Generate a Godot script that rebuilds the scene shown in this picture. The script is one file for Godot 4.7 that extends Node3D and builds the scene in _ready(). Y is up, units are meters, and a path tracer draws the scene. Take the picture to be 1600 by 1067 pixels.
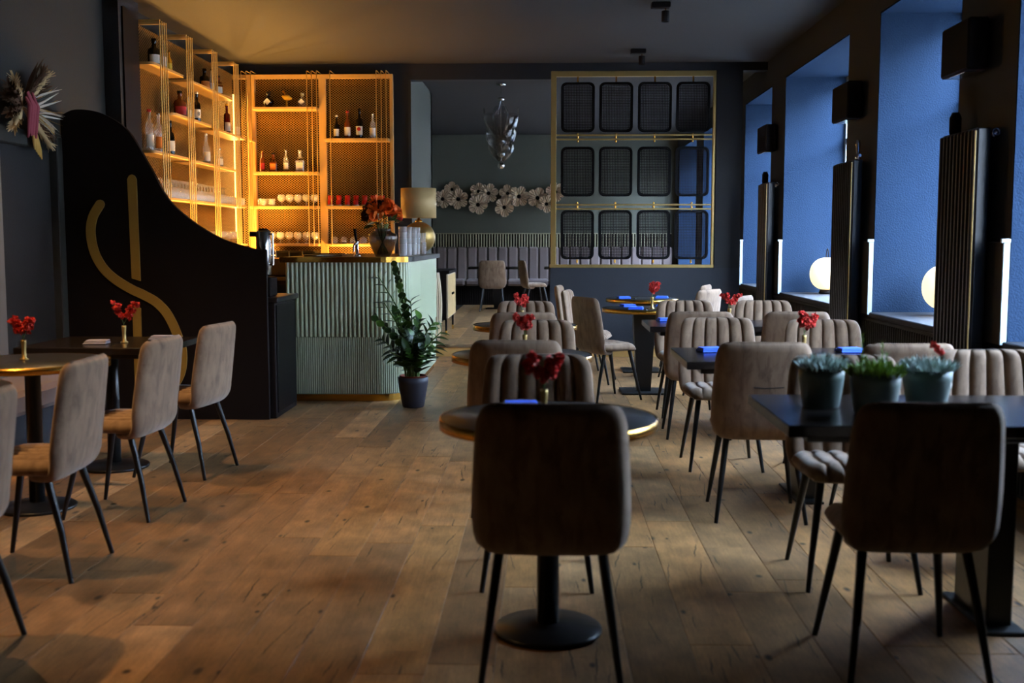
extends Node3D
# ------------------------------------------------------------------ state
var used := {}
var cache := {}
var M := {}
var rng := RandomNumberGenerator.new()

# ------------------------------------------------------------------ naming and nodes
func numbered(n: String) -> String:
	if not used.has(n):
		used[n] = 0
		return n
	used[n] += 1
	return "%s_%03d" % [n, used[n]]

func tag(o: Node, label: String, category: String, group := "") -> Node:
	o.set_meta("label", label)
	o.set_meta("category", category)
	if group != "":
		o.set_meta("group", group)
	return o

func thing(n: String, label: String, category: String, at := Vector3.ZERO, turn := 0.0, group := "") -> Node3D:
	var o := Node3D.new()
	o.name = numbered(n)
	add_child(o)
	o.position = at
	o.rotation.y = deg_to_rad(turn)
	tag(o, label, category, group)
	return o

func part(parent: Node, n: String, mesh: Mesh, m: Material, xf := Transform3D()) -> MeshInstance3D:
	var o := MeshInstance3D.new()
	o.name = n
	o.mesh = mesh
	o.material_override = m
	o.transform = xf
	o.cast_shadow = GeometryInstance3D.SHADOW_CASTING_SETTING_ON
	parent.add_child(o, true)
	return o

func struct(n: String, mesh: Mesh, m: Material, at := Vector3.ZERO) -> MeshInstance3D:
	var o := part(self, numbered(n), mesh, m, Transform3D(Basis(), at))
	o.set_meta("kind", "structure")
	return o

func copy_of(root: Node3D, at: Vector3, turn: float, label: String, group := "") -> Node3D:
	var r: Node3D = root.duplicate()
	var base := String(root.name).trim_suffix("_" + String(root.name).get_slice("_", String(root.name).get_slice_count("_") - 1)) if String(root.name).right(3).is_valid_int() else String(root.name)
	r.name = numbered(base)
	add_child(r)
	r.position = at
	r.rotation.y = deg_to_rad(turn)
	r.set_meta("label", label)
	if group != "":
		r.set_meta("group", group)
	return r

# ------------------------------------------------------------------ mesh tools
func S(smooth := true) -> SurfaceTool:
	var s := SurfaceTool.new()
	s.begin(Mesh.PRIMITIVE_TRIANGLES)
	s.set_smooth_group(0 if smooth else -1)
	return s

func fin(s: SurfaceTool) -> ArrayMesh:
	s.generate_normals()
	return s.commit()

func poly(s: SurfaceTool, p: Array, out: Vector3) -> void:
	var n: Vector3 = (p[0] - p[2]).cross(p[0] - p[1])
	if p.size() > 3 and n.length_squared() < 1e-14:
		n = (p[0] - p[3]).cross(p[0] - p[2])
	var q := p
	if n.dot(out) < 0.0:
		q = p.duplicate()
		q.reverse()
	for i in range(1, q.size() - 1):
		s.add_vertex(q[0])
		s.add_vertex(q[i])
		s.add_vertex(q[i + 1])

func add_box(s: SurfaceTool, c: Vector3, size: Vector3, b := 0.003, basis := Basis()) -> void:
	s.set_smooth_group(-1)
	var h := size / 2.0
	b = minf(b, minf(h.x, minf(h.y, h.z)) * 0.8)
	for ax in 3:
		var u := (ax + 1) % 3
		var w := (ax + 2) % 3
		for sg in [-1.0, 1.0]:
			var q := []
			for k in [[-1, -1], [1, -1], [1, 1], [-1, 1]]:
				var v := Vector3.ZERO
				v[ax] = sg * h[ax]
				v[u] = k[0] * (h[u] - b)
				v[w] = k[1] * (h[w] - b)
				q.append(c + basis * v)
			var o := Vector3.ZERO
			o[ax] = sg
			poly(s, q, basis * o)
	if b <= 0.0:
		return
	for ax in 3:
		var u := (ax + 1) % 3
		var w := (ax + 2) % 3
		for su in [-1.0, 1.0]:
			for sw in [-1.0, 1.0]:
				var q := []
				for k in [[-1, 0], [1, 0], [1, 1], [-1, 1]]:
					var v := Vector3.ZERO
					v[ax] = k[0] * (h[ax] - b)
					v[u] = su * (h[u] - (b if k[1] == 1 else 0.0))
					v[w] = sw * (h[w] - (b if k[1] == 0 else 0.0))
					q.append(c + basis * v)
				var o := Vector3.ZERO
				o[u] = su
				o[w] = sw
				poly(s, q, basis * o)
	for sx in [-1.0, 1.0]:
		for sy in [-1.0, 1.0]:
			for sz in [-1.0, 1.0]:
				var g := Vector3(sx, sy, sz)
				poly(s, [c + basis * (g * Vector3(h.x, h.y - b, h.z - b)), c + basis * (g * Vector3(h.x - b, h.y, h.z - b)), c + basis * (g * Vector3(h.x - b, h.y - b, h.z))], basis * g)

func box(size: Vector3, b := 0.003) -> ArrayMesh:
	var key := "b%s %s" % [size, b]
	if not cache.has(key):
		var s := S(false)
		add_box(s, Vector3.ZERO, size, b)
		cache[key] = fin(s)
	return cache[key]

# profile: Array of Vector2(radius, y)
func add_lathe(s: SurfaceTool, prof: Array, seg := 20, xf := Transform3D(), sharp := false) -> void:
	s.set_smooth_group(-1 if sharp else 0)
	for i in prof.size() - 1:
		var a: Vector2 = prof[i]
		var b: Vector2 = prof[i + 1]
		if a.distance_to(b) < 1e-6:
			continue
		var nrm := Vector2(b.y - a.y, a.x - b.x)
		for k in seg:
			var t0 := TAU * k / seg
			var t1 := TAU * (k + 1) / seg
			var tm := (t0 + t1) / 2.0
			var q := []
			q.append(xf * Vector3(a.x * cos(t0), a.y, a.x * sin(t0)))
			if a.x > 1e-6:
				q.append(xf * Vector3(a.x * cos(t1), a.y, a.x * sin(t1)))
			if b.x > 1e-6:
				q.append(xf * Vector3(b.x * cos(t1), b.y, b.x * sin(t1)))
			q.append(xf * Vector3(b.x * cos(t0), b.y, b.x * sin(t0)))
			if q.size() >= 3:
				poly(s, q, xf.basis * Vector3(nrm.x * cos(tm), nrm.y, nrm.x * sin(tm)))

func lathe(prof: Array, seg := 20) -> ArrayMesh:
	var s := S()
	add_lathe(s, prof, seg)
	return fin(s)

func add_tube(s: SurfaceTool, pts: Array, radii: Array, seg := 8, flat := 1.0) -> void:
	s.set_smooth_group(0)
	var rings := []
	var up := Vector3.UP
	for i in pts.size():
		var d: Vector3 = (pts[mini(i + 1, pts.size() - 1)] - pts[maxi(i - 1, 0)]).normalized()
		if absf(d.dot(up)) > 0.95:
			up = Vector3(1, 0, 0) if absf(d.x) < 0.8 else Vector3(0, 0, 1)
		var a := d.cross(up).normalized()
		var b := a.cross(d).normalized()
		up = b
		var r: float = radii[mini(i, radii.size() - 1)]
		var ring := []
		for k in seg:
			var t := TAU * k / seg
			ring.append(pts[i] + a * cos(t) * r + b * sin(t) * r * flat)
		rings.append(ring)
	for i in pts.size() - 1:
		for k in seg:
			var k2 := (k + 1) % seg
			var q := [rings[i][k], rings[i][k2], rings[i + 1][k2], rings[i + 1][k]]
			poly(s, q, (q[0] + q[1] + q[2] + q[3]) / 4.0 - (pts[i] + pts[i + 1]) / 2.0)
	s.set_smooth_group(-1)
	poly(s, rings[0], pts[0] - pts[1])
	poly(s, rings[-1], pts[-1] - pts[-2])

func tube(pts: Array, radii: Array, seg := 8, flat := 1.0) -> ArrayMesh:
	var s := S()
	add_tube(s, pts, radii, seg, flat)
	return fin(s)

# prism of a polygon in xy, from z0 to z1
func add_prism(s: SurfaceTool, pg: PackedVector2Array, z0: float, z1: float, xf := Transform3D(), smooth_side := false) -> void:
	var idx := Geometry2D.triangulate_polygon(pg)
	s.set_smooth_group(-1)
	for zz in [z0, z1]:
		var o := xf.basis * Vector3(0, 0, 1.0 if zz == z1 else -1.0) * signf(z1 - z0)
		for i in range(0, idx.size(), 3):
			poly(s, [xf * Vector3(pg[idx[i]].x, pg[idx[i]].y, zz), xf * Vector3(pg[idx[i + 1]].x, pg[idx[i + 1]].y, zz), xf * Vector3(pg[idx[i + 2]].x, pg[idx[i + 2]].y, zz)], o)
	s.set_smooth_group(1 if smooth_side else -1)
	var cw := 1.0 if Geometry2D.is_polygon_clockwise(pg) else -1.0
	for i in pg.size():
		var a := pg[i]
		var b := pg[(i + 1) % pg.size()]
		var n := Vector2(b.y - a.y, a.x - b.x) * -cw
		poly(s, [xf * Vector3(a.x, a.y, z0), xf * Vector3(b.x, b.y, z0), xf * Vector3(b.x, b.y, z1), xf * Vector3(a.x, a.y, z1)], xf.basis * Vector3(n.x, n.y, 0))

func prism(pg: PackedVector2Array, z0: float, z1: float, smooth_side := false) -> ArrayMesh:
	var s := S(false)
	add_prism(s, pg, z0, z1, Transform3D(), smooth_side)
	return fin(s)

func round_rect(w: float, h: float, r: float, n := 6) -> PackedVector2Array:
	var p := PackedVector2Array()
	for c in [[1, 1, 0], [-1, 1, 90], [-1, -1, 180], [1, -1, 270]]:
		for k in n + 1:
			var a: float = deg_to_rad(c[2] + 90.0 * k / n)
			p.append(Vector2(c[0] * (w / 2 - r) + r * cos(a), c[1] * (h / 2 - r) + r * sin(a)))
	return p

func frame_ring(s: SurfaceTool, outer: PackedVector2Array, inner: PackedVector2Array, z0: float, z1: float) -> void:
	s.set_smooth_group(-1)
	var n := outer.size()
	for i in n:
		var j := (i + 1) % n
		for zz in [z0, z1]:
			poly(s, [Vector3(outer[i].x, outer[i].y, zz), Vector3(outer[j].x, outer[j].y, zz), Vector3(inner[j].x, inner[j].y, zz), Vector3(inner[i].x, inner[i].y, zz)], Vector3(0, 0, 1 if zz == maxf(z0, z1) else -1))
		var mo := (outer[i] + outer[j]) / 2.0
		poly(s, [Vector3(outer[i].x, outer[i].y, z0), Vector3(outer[j].x, outer[j].y, z0), Vector3(outer[j].x, outer[j].y, z1), Vector3(outer[i].x, outer[i].y, z1)], Vector3(mo.x, mo.y, 0))
		poly(s, [Vector3(inner[i].x, inner[i].y, z0), Vector3(inner[j].x, inner[j].y, z0), Vector3(inner[j].x, inner[j].y, z1), Vector3(inner[i].x, inner[i].y, z1)], Vector3(-mo.x, -mo.y, 0))

func spline(p: Array, t: float):
	var n := p.size() - 1
	var f := clampf(t, 0.0, 1.0) * n
	var i := mini(int(f), n - 1)
	var u := f - i
	var a = p[maxi(i - 1, 0)]
	var b = p[i]
	var c = p[i + 1]
	var d = p[mini(i + 2, n)]
	return 0.5 * ((2.0 * b) + (c - a) * u + (2.0 * a - 5.0 * b + 4.0 * c - d) * u * u + (3.0 * b - a - 3.0 * c + d) * u * u * u)

func look(dir: Vector3, roll := 0.0) -> Basis:   # y axis along dir
	var y := dir.normalized()
	var x := y.cross(Vector3(0.13, 0.2, 0.97)).normalized()
	var z := x.cross(y)
	return Basis(x, y, z) * Basis(Vector3.UP, roll)

# ------------------------------------------------------------------ materials
func mat(n: String, c: Color, rough := 0.6, metal := 0.0) -> StandardMaterial3D:
	var m := StandardMaterial3D.new()
	m.resource_name = n
	m.albedo_color = c
	m.roughness = rough
	m.metallic = metal
	M[n] = m
	return m

func noise_tex(freq: float, octaves: int, ramp: Array, size := 512, sd := 1, warp := 0.0, kind := FastNoiseLite.TYPE_SIMPLEX_SMOOTH) -> NoiseTexture2D:
	var n := FastNoiseLite.new()
	n.seed = sd
	n.noise_type = kind
	n.frequency = freq
	n.fractal_octaves = octaves
	if warp > 0.0:
		n.domain_warp_enabled = true
		n.domain_warp_amplitude = warp
		n.domain_warp_frequency = freq * 0.8
	var t := NoiseTexture2D.new()
	t.width = size
	t.height = size
	t.seamless = true
	t.noise = n
	if ramp.size():
		var g := Gradient.new()
		g.offsets = PackedFloat32Array(range(ramp.size()).map(func(i): return float(i) / (ramp.size() - 1)))
		g.colors = PackedColorArray(ramp)
		t.color_ramp = g
	return t

func triplanar(m: StandardMaterial3D, scale: float, world := false, off := Vector3.ZERO) -> void:
	m.uv1_triplanar = true
	m.uv1_world_triplanar = world
	m.uv1_scale = Vector3.ONE * scale
	m.uv1_offset = off

func glass(n: String, c: Color, alpha: float, rough := 0.05) -> StandardMaterial3D:
	var m := mat(n, Color(c.r, c.g, c.b, alpha), rough)
	m.transparency = BaseMaterial3D.TRANSPARENCY_ALPHA
	return m

func oak_image() -> ImageTexture:
	var w := 768
	var h := 1536
	var a := FastNoiseLite.new()
	a.seed = 5
	a.frequency = 0.05
	a.fractal_octaves = 4
	var fine := a.get_image(w, 96, false, false, false)
	fine.resize(w, h, Image.INTERPOLATE_CUBIC)
	a.seed = 9
	a.frequency = 0.011
	a.fractal_octaves = 3
	a.domain_warp_enabled = true
	a.domain_warp_amplitude = 26.0
	var broad := a.get_image(w, 340, false, false, false)
	broad.resize(w, h, Image.INTERPOLATE_CUBIC)
	a.domain_warp_enabled = false
	a.seed = 14
	a.frequency = 0.006
	var blot := a.get_image(w, h, false, false, false)
	fine.convert(Image.FORMAT_L8)
	broad.convert(Image.FORMAT_L8)
	blot.convert(Image.FORMAT_L8)
	var f := fine.get_data()
	var b := broad.get_data()
	var l := blot.get_data()
	var data := PackedByteArray()
	data.resize(w * h * 3)
	for i in w * h:
		var ring: float = 0.5 + 0.5 * sin(b[i] * 0.33)
		var v: float = 0.80 + 0.13 * (f[i] / 255.0 - 0.5) + 0.10 * (ring - 0.5) + 0.34 * (l[i] / 255.0 - 0.5)
		data[i * 3] = clampi(int(v * 198.0), 0, 255)
		data[i * 3 + 1] = clampi(int(v * 152.0), 0, 255)
		data[i * 3 + 2] = clampi(int(v * 101.0), 0, 255)
	var im := Image.create_from_data(w, h, false, Image.FORMAT_RGB8, data)
	var r := RandomNumberGenerator.new()
	r.seed = 77
	for k in 15:      # knots
		var cx := r.randi_range(12, w - 12)
		var cy := r.randi_range(20, h - 20)
		var rx := r.randf_range(2.0, 8.0)
		var ry := rx * r.randf_range(0.8, 1.7)
		for y in range(int(-ry * 2.4), int(ry * 2.4)):
			for x in range(int(-rx * 2.4), int(rx * 2.4)):
				var px := cx + x
				var py := cy + y
				if px < 0 or py < 0 or px >= w or py >= h:
					continue
				var e := sqrt(x * x / (rx * rx) + y * y / (ry * ry))
				var k2 := clampf((e - 0.5) / 1.8, 0.0, 1.0)
				im.set_pixel(px, py, Color(0.12, 0.075, 0.045).lerp(im.get_pixel(px, py), k2))
	for k in 26:      # filled cracks along the grain
		var x := r.randf_range(20, w - 20)
		var y := r.randf_range(20, h - 260)
		var n := r.randi_range(50, 210)
		var drift := r.randf_range(-0.25, 0.25)
		var wd := r.randf_range(0.8, 2.4)
		for j in n:
			x += drift + r.randf_range(-0.9, 0.9)
			var th := wd * sin(PI * j / n) + 0.5
			for q in range(int(-th), int(th) + 1):
				var px := clampi(int(x) + q, 0, w - 1)
				im.set_pixel(px, int(y) + j, im.get_pixel(px, int(y) + j).lerp(Color(0.07, 0.045, 0.03), 0.8))
	return ImageTexture.create_from_image(im)

func make_materials() -> void:
	var oak := oak_image()
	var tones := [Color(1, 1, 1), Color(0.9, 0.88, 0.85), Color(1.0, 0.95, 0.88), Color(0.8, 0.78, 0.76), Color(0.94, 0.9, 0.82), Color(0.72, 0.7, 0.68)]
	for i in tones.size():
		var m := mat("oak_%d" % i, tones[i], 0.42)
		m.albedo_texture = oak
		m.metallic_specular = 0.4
	mat("floor_gap", Color(0.08, 0.05, 0.03), 0.9)
	mat("wall_teal", Color(0.13, 0.135, 0.115), 0.75)
	mat("wall_green", Color(0.32, 0.32, 0.27), 0.75)
	mat("wall_navy", Color(0.105, 0.11, 0.135), 0.7)
	mat("wall_dark", Color(0.075, 0.06, 0.055), 0.7)
	mat("ceiling_paint", Color(0.172, 0.148, 0.125), 0.85)
	mat("reveal_blue", Color(0.145, 0.20, 0.275), 0.9).metallic_specular = 0.08
	for n in ["wall_teal", "wall_green", "wall_navy", "wall_dark", "ceiling_paint", "reveal_blue"]:
		var m: StandardMaterial3D = M[n]
		m.heightmap_enabled = true
		m.heightmap_texture = cached_bump()
		m.heightmap_scale = 0.22 if n == "reveal_blue" else 0.06
		triplanar(m, 2.0, true)
	var vt := noise_tex(0.012, 4, [Color(0.58, 0.55, 0.52), Color(0.76, 0.73, 0.71), Color(0.88, 0.86, 0.84), Color(0.95, 0.94, 0.92), Color(1.0, 0.99, 0.97)], 512, 3, 90.0)
	for i in 3:
		var m := mat("velvet_%d" % i, Color(0.56, 0.46, 0.37), 0.85)
		m.albedo_texture = vt
		m.rim_enabled = true
		m.rim = 0.8
		m.rim_tint = 0.4
		m.metallic_specular = 0.3
		triplanar(m, 1.6, false, Vector3(i * 0.37, i * 0.21, i * 0.55))
		m.uv1_scale = Vector3(2.6, 0.9, 2.6)
	var bq := mat("velvet_bench", Color(0.42, 0.36, 0.34), 0.85)
	bq.rim_enabled = true
	bq.rim = 0.5
	mat("leg_black", Color(0.11, 0.105, 0.10), 0.32, 0.25)
	mat("matt_black", Color(0.105, 0.082, 0.074), 0.65)
	mat("black_lacquer", Color(0.055, 0.047, 0.046), 0.4)
	M["matt_black"].metallic_specular = 0.2
	M["black_lacquer"].metallic_specular = 0.25
	mat("brass", Color(0.80, 0.60, 0.26), 0.26, 1.0)
	mat("brass_rod", Color(0.84, 0.68, 0.36), 0.35, 0.45)
	mat("brass_dark", Color(0.72, 0.60, 0.36), 0.4, 0.8)
	mat("gold_paint", Color(0.68, 0.53, 0.22), 0.45, 0.35)
	mat("shelf_wood", Color(0.72, 0.56, 0.31), 0.5)
	mat("steel", Color(0.80, 0.80, 0.80), 0.16, 1.0)
	mat("chrome", Color(0.9, 0.9, 0.9), 0.06, 1.0)
	var tt := mat("table_stone", Color(1, 1, 1), 0.32)
	tt.albedo_texture = noise_tex(0.01, 5, [Color(0.07, 0.065, 0.06), Color(0.12, 0.115, 0.11), Color(0.09, 0.085, 0.08), Color(0.2, 0.19, 0.18)], 512, 8, 40.0)
	triplanar(tt, 1.2, true)
	mat("table_wood", Color(0.105, 0.085, 0.075), 0.22)
	mat("sage", Color(0.48, 0.51, 0.42), 0.5)
	mat("sage_light", Color(0.72, 0.75, 0.62), 0.17)
	M["sage_light"].metallic_specular = 0.7
	mat("cream", Color(0.80, 0.72, 0.58), 0.5)
	mat("napkin_blue", Color(0.22, 0.40, 0.86), 0.8)
	mat("napkin_grey", Color(0.55, 0.53, 0.58), 0.8)
	mat("flower_red", Color(0.82, 0.22, 0.17), 0.7)
	mat("flower_orange", Color(0.97, 0.45, 0.09), 0.7)
	mat("flower_maroon", Color(0.30, 0.06, 0.08), 0.7)
	mat("leaf_green", Color(0.27, 0.40, 0.12), 0.38)
	mat("leaf_dark", Color(0.15, 0.25, 0.08), 0.38)
	mat("leaf_silver", Color(0.66, 0.72, 0.68), 0.7)
	mat("leaf_lime", Color(0.45, 0.55, 0.17), 0.6)
	mat("leaf_pale", Color(0.62, 0.68, 0.55), 0.6)
	mat("stem_green", Color(0.30, 0.40, 0.14), 0.5)
	mat("pot_grey", Color(0.20, 0.20, 0.24), 0.55)
	mat("pot_sage", Color(0.34, 0.40, 0.37), 0.5)
	mat("terracotta", Color(0.55, 0.26, 0.16), 0.8)
	mat("soil", Color(0.10, 0.07, 0.05), 0.95)
	mat("metal_flower", Color(0.88, 0.79, 0.68), 0.4, 0.25)
	mat("slat_wood", Color(0.60, 0.56, 0.44), 0.5)
	mat("radiator", Color(0.06, 0.05, 0.046), 0.4)
	mat("white_trim", Color(0.68, 0.72, 0.72), 0.35)
	mat("shade_gold", Color(0.82, 0.70, 0.48), 0.5, 0.12)
	mat("pampas", Color(0.80, 0.69, 0.50), 0.9)
	mat("dry_brown", Color(0.33, 0.23, 0.14), 0.9)
	mat("dry_pink", Color(0.60, 0.26, 0.31), 0.9)
	mat("dry_white", Color(0.82, 0.78, 0.70), 0.8)
	mat("dry_yellow", Color(0.76, 0.60, 0.28), 0.8)
	mat("street_stone", Color(0.42, 0.41, 0.40), 0.9)
	mat("facade", Color(0.62, 0.59, 0.55), 0.9)
	mat("glass_dark", Color(0.08, 0.09, 0.11), 0.1)
	mat("door_grey", Color(0.42, 0.40, 0.38), 0.6)
	mat("cup_red", Color(0.80, 0.12, 0.05), 0.4)
	mat("saucer", Color(0.88, 0.86, 0.82), 0.25)
	mat("label_white", Color(0.88, 0.85, 0.78), 0.7)
	mat("label_orange", Color(0.85, 0.50, 0.14), 0.7)
	mat("label_yellow", Color(0.88, 0.68, 0.16), 0.7)
	mat("label_red", Color(0.70, 0.12, 0.10), 0.7)
	mat("liquor_dark", Color(0.035, 0.028, 0.025), 0.12)
	mat("liquor_amber", Color(0.40, 0.19, 0.06), 0.12)
	mat("liquor_red", Color(0.30, 0.05, 0.03), 0.12)
	mat("liquor_gold", Color(0.75, 0.50, 0.10), 0.15)
	glass("glass_clear", Color(0.92, 0.92, 0.9), 0.22)
	glass("glass_frost", Color(0.94, 0.93, 0.89), 0.24, 0.1)
	glass("glass_bright", Color(0.95, 0.95, 0.94), 0.32, 0.1)
	glass("glass_smoke", Color(0.16, 0.12, 0.08), 0.45)
	glass("glass_pane", Color(0.9, 0.95, 1.0), 0.06)
	glass("glass_chandelier", Color(0.30, 0.24, 0.20), 0.36, 0.08)
	var sh := mat("globe_glass", Color(0.95, 0.90, 0.78), 0.4)
	sh.backlight_enabled = true
	sh.backlight = Color(0.9, 0.85, 0.7)
	var led := mat("led_glow", Color(1, 0.85, 0.6), 0.5)
	led.emission_enabled = true
	led.emission = Color(1.0, 0.76, 0.40)
	led.emission_energy_multiplier = 4.0
	var bulb := mat("bulb_glow", Color(1, 0.9, 0.75), 0.5)
	bulb.emission_enabled = true
	bulb.emission = Color(1.0, 0.84, 0.58)
	bulb.emission_energy_multiplier = 3.0

var bump_tex: NoiseTexture2D
func cached_bump() -> NoiseTexture2D:
	if bump_tex == null:
		bump_tex = noise_tex(0.06, 3, [], 512, 21)
	return bump_tex

# ------------------------------------------------------------------ camera, sky, exposure
func setup() -> void:
	var cam := Camera3D.new()
	cam.name = "camera"
	var at := CameraAttributesPhysical.new()
	at.frustum_focal_length = 38.24
	at.frustum_focus_distance = 10.0
	at.frustum_near = 0.05
	at.frustum_far = 200.0
	at.exposure_aperture = 2.8
	cam.attributes = at
	cam.fov = 34.846
	cam.position = Vector3(0, 1.35, 0)
	cam.rotation_degrees = Vector3(-5.3266, 1.778, 0)
	add_child(cam)
	cam.current = true
	var e := Environment.new()
	e.tonemap_mode = Environment.TONE_MAPPER_LINEAR
	e.tonemap_exposure = EXPOSURE
	e.background_mode = Environment.BG_SKY
	var sm := ProceduralSkyMaterial.new()
	sm.sky_top_color = Color(0.72, 0.84, 1.0)
	sm.sky_horizon_color = Color(0.89, 0.94, 1.0)
	sm.ground_horizon_color = Color(0.30, 0.30, 0.31)
	sm.ground_bottom_color = Color(0.22, 0.215, 0.21)
	sm.sky_energy_multiplier = SKY
	sm.ground_energy_multiplier = SKY
	var sky := Sky.new()
	sky.sky_material = sm
	e.sky = sky
	e.sdfgi_enabled = true
	e.ssao_enabled = true
	e.ssil_enabled = true
	var we := WorldEnvironment.new()
	we.name = "world_environment"
	we.environment = e
	add_child(we)

const EXPOSURE := 1.2
const SKY := 6.0
const BAR := 0.88
const SPOTS := 0.85
const XL := -3.6      # left wall
const XR := 2.5       # window wall
const ZB := -12.6     # bar wall and divider
const ZE := -21.0     # end wall of the second room
const HC := 3.35      # ceiling
const STEP := 0.13
const SILL := 0.8
const HEAD := 3.05
var windows := [[3.9, 5.97], [6.78, 8.42], [9.25, 11.65], [12.33, 13.96], [15.0, 17.6], [18.4, 20.7]]

func _ready() -> void:
	rng.seed = 4242
	setup()
	make_materials()
	build_shell()
	build_floor()
	build_windows()
	build_window_things()
	build_street()
	build_bar()
	build_chairs_tables()
	build_second_room()
	build_divider()
	build_counter_things()
	build_bottles()
	build_plants()
	build_ceiling_spots()

# ------------------------------------------------------------------ shell
func slab(n: String, x0: float, x1: float, y0: float, y1: float, z0: float, z1: float, m: String) -> MeshInstance3D:
	return struct(n, box(Vector3(absf(x1 - x0), absf(y1 - y0), absf(z1 - z0)), 0.0), M[m], Vector3((x0 + x1) / 2, (y0 + y1) / 2, (z0 + z1) / 2))

func add_slab(parent: Node, n: String, x0: float, x1: float, y0: float, y1: float, z0: float, z1: float, m: String, b := 0.003) -> MeshInstance3D:
	return part(parent, n, box(Vector3(absf(x1 - x0), absf(y1 - y0), absf(z1 - z0)), b), M[m], Transform3D(Basis(), Vector3((x0 + x1) / 2, (y0 + y1) / 2, (z0 + z1) / 2)))

func build_shell() -> void:
	slab("ceiling", XL - 0.2, XR + 0.8, HC, HC + 0.2, 2.2, ZE - 0.3, "ceiling_paint")
	slab("wall_left", XL - 0.2, XL, -0.2, HC, 2.2, ZB, "wall_teal")
	slab("wall_front", XL - 0.2, XR + 0.7, -0.2, HC, 2.0, 2.2, "wall_dark")
	# bar wall, from the left wall to the opening, and the side wall of the passage behind it
	slab("wall_back", XL - 0.2, -1.57, 0.0, HC, ZB, ZB - 0.15, "wall_dark")
	slab("wall_passage", -1.72, -1.57, 0.0, HC, ZB - 0.15, -15.1, "wall_green")
	slab("wall_second_room_left", -2.8, -2.6, 0.0, HC, -15.1, ZE, "wall_green")
	slab("wall_second_room_return", -2.8, -1.57, 0.0, HC, -14.95, -15.1, "wall_green")
	slab("wall_end", -2.8, XR + 0.7, 0.0, HC, ZE, ZE - 0.2, "wall_green")
	slab("trim_1", -1.575, -1.545, STEP, 3.17, ZB - 0.001, ZB + 0.02, "wall_teal")
	# lintel over the opening and the divider
	slab("trim_2", -1.57, XR, 3.26, HC, ZB, ZB - 0.15, "wall_dark")
	slab("trim_3", -1.57, 0.05, 3.17, 3.26, ZB, ZB - 0.15, "wall_dark")
	# pilaster on the left wall
	slab("trim_4", XL, -3.47, 0.0, HC, -8.92, -9.36, "wall_dark")
	slab("trim_5", -3.47, -3.455, 1.9, 3.25, -8.98, -9.32, "black_lacquer")
	# framed doorway in the left wall
	var d := struct("door_1", box(Vector3(0.03, 2.02, 1.6), 0.0), M["wall_dark"], Vector3(XL + 0.016, 1.01, -7.0))
	for z in [-7.86, -6.16]:
		part(d, "door_frame", box(Vector3(0.07, 2.1, 0.11), 0.008), M["wall_teal"], Transform3D(Basis(), Vector3(0.03, 0.03, z + 7.0)))
		part(d, "door_bead", box(Vector3(0.09, 2.1, 0.025), 0.006), M["wall_teal"], Transform3D(Basis(), Vector3(0.03, 0.03, z + 7.0 + (0.05 if z < -7 else -0.05))))
	part(d, "door_frame", box(Vector3(0.07, 0.11, 1.81), 0.008), M["wall_teal"], Transform3D(Basis(), Vector3(0.03, 1.03, -0.01)))
	part(d, "door_leaf", box(Vector3(0.035, 1.9, 0.72), 0.006), M["door_grey"], Transform3D(Basis(), Vector3(0.03, 0.03, 0.33)))

func plank_mesh(w: float, l: float, t: float, u0: float, v0: float) -> ArrayMesh:
	var s := SurfaceTool.new()
	s.begin(Mesh.PRIMITIVE_TRIANGLES)
	s.set_smooth_group(-1)
	var b := 0.0018
	var x0 := -w / 2
	var z0 := -l / 2
	var top := [Vector3(x0 + b, 0, z0 + b), Vector3(-x0 - b, 0, z0 + b), Vector3(-x0 - b, 0, -z0 - b), Vector3(x0 + b, 0, -z0 - b)]
	var mid := [Vector3(x0, -b, z0), Vector3(-x0, -b, z0), Vector3(-x0, -b, -z0), Vector3(x0, -b, -z0)]
	var low := []
	for v in mid:
		low.append(v + Vector3(0, -t, 0))
	var quads := [top]
	for i in 4:
		var j := (i + 1) % 4
		quads.append([top[i], mid[i], mid[j], top[j]])
		quads.append([mid[i], low[i], low[j], mid[j]])
	for q in quads:
		var n: Vector3 = (q[0] - q[2]).cross(q[0] - q[1])
		var c: Vector3 = (q[0] + q[1] + q[2] + q[3]) / 4.0
		var o := Vector3(0, 1, 0) if q == top else Vector3(c.x / w, 0.02, c.z / l)
		var p: Array = q
		if n.dot(o) < 0.0:
			p = q.duplicate()
			p.reverse()
		for k in [0, 1, 2, 0, 2, 3]:
			s.set_uv(Vector2(u0 + (p[k].x + w / 2) / 0.82, v0 + (p[k].z + l / 2) / 2.6))
			s.add_vertex(p[k])
	s.generate_normals()
	return s.commit()

func lay_planks(parent: Node3D, x0: float, x1: float, z0: float, z1: float, y: float, pitch: float, lmin: float, lmax: float) -> void:
	var r := RandomNumberGenerator.new()
	r.seed = 31
	var rows := int(ceil((x1 - x0) / pitch))
	for i in rows:
		var xa := x0 + i * pitch
		var xb := minf(xa + pitch, x1)
		if xb - xa < 0.02:
			continue
		var z := z0 - r.randf_range(0.3, lmax)
		var a := z0
		while a > z1 + 0.01:
			var e := maxf(z, z1)
			if e - z1 < 0.25:
				e = z1
			var tone := r.randi_range(0, 4)
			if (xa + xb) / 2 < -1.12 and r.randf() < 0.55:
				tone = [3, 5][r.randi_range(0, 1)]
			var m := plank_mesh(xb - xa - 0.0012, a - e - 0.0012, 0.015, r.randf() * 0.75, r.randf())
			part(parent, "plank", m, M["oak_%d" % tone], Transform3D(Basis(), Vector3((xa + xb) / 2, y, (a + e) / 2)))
			a = e
			z = a - r.randf_range(lmin, lmax)

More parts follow.
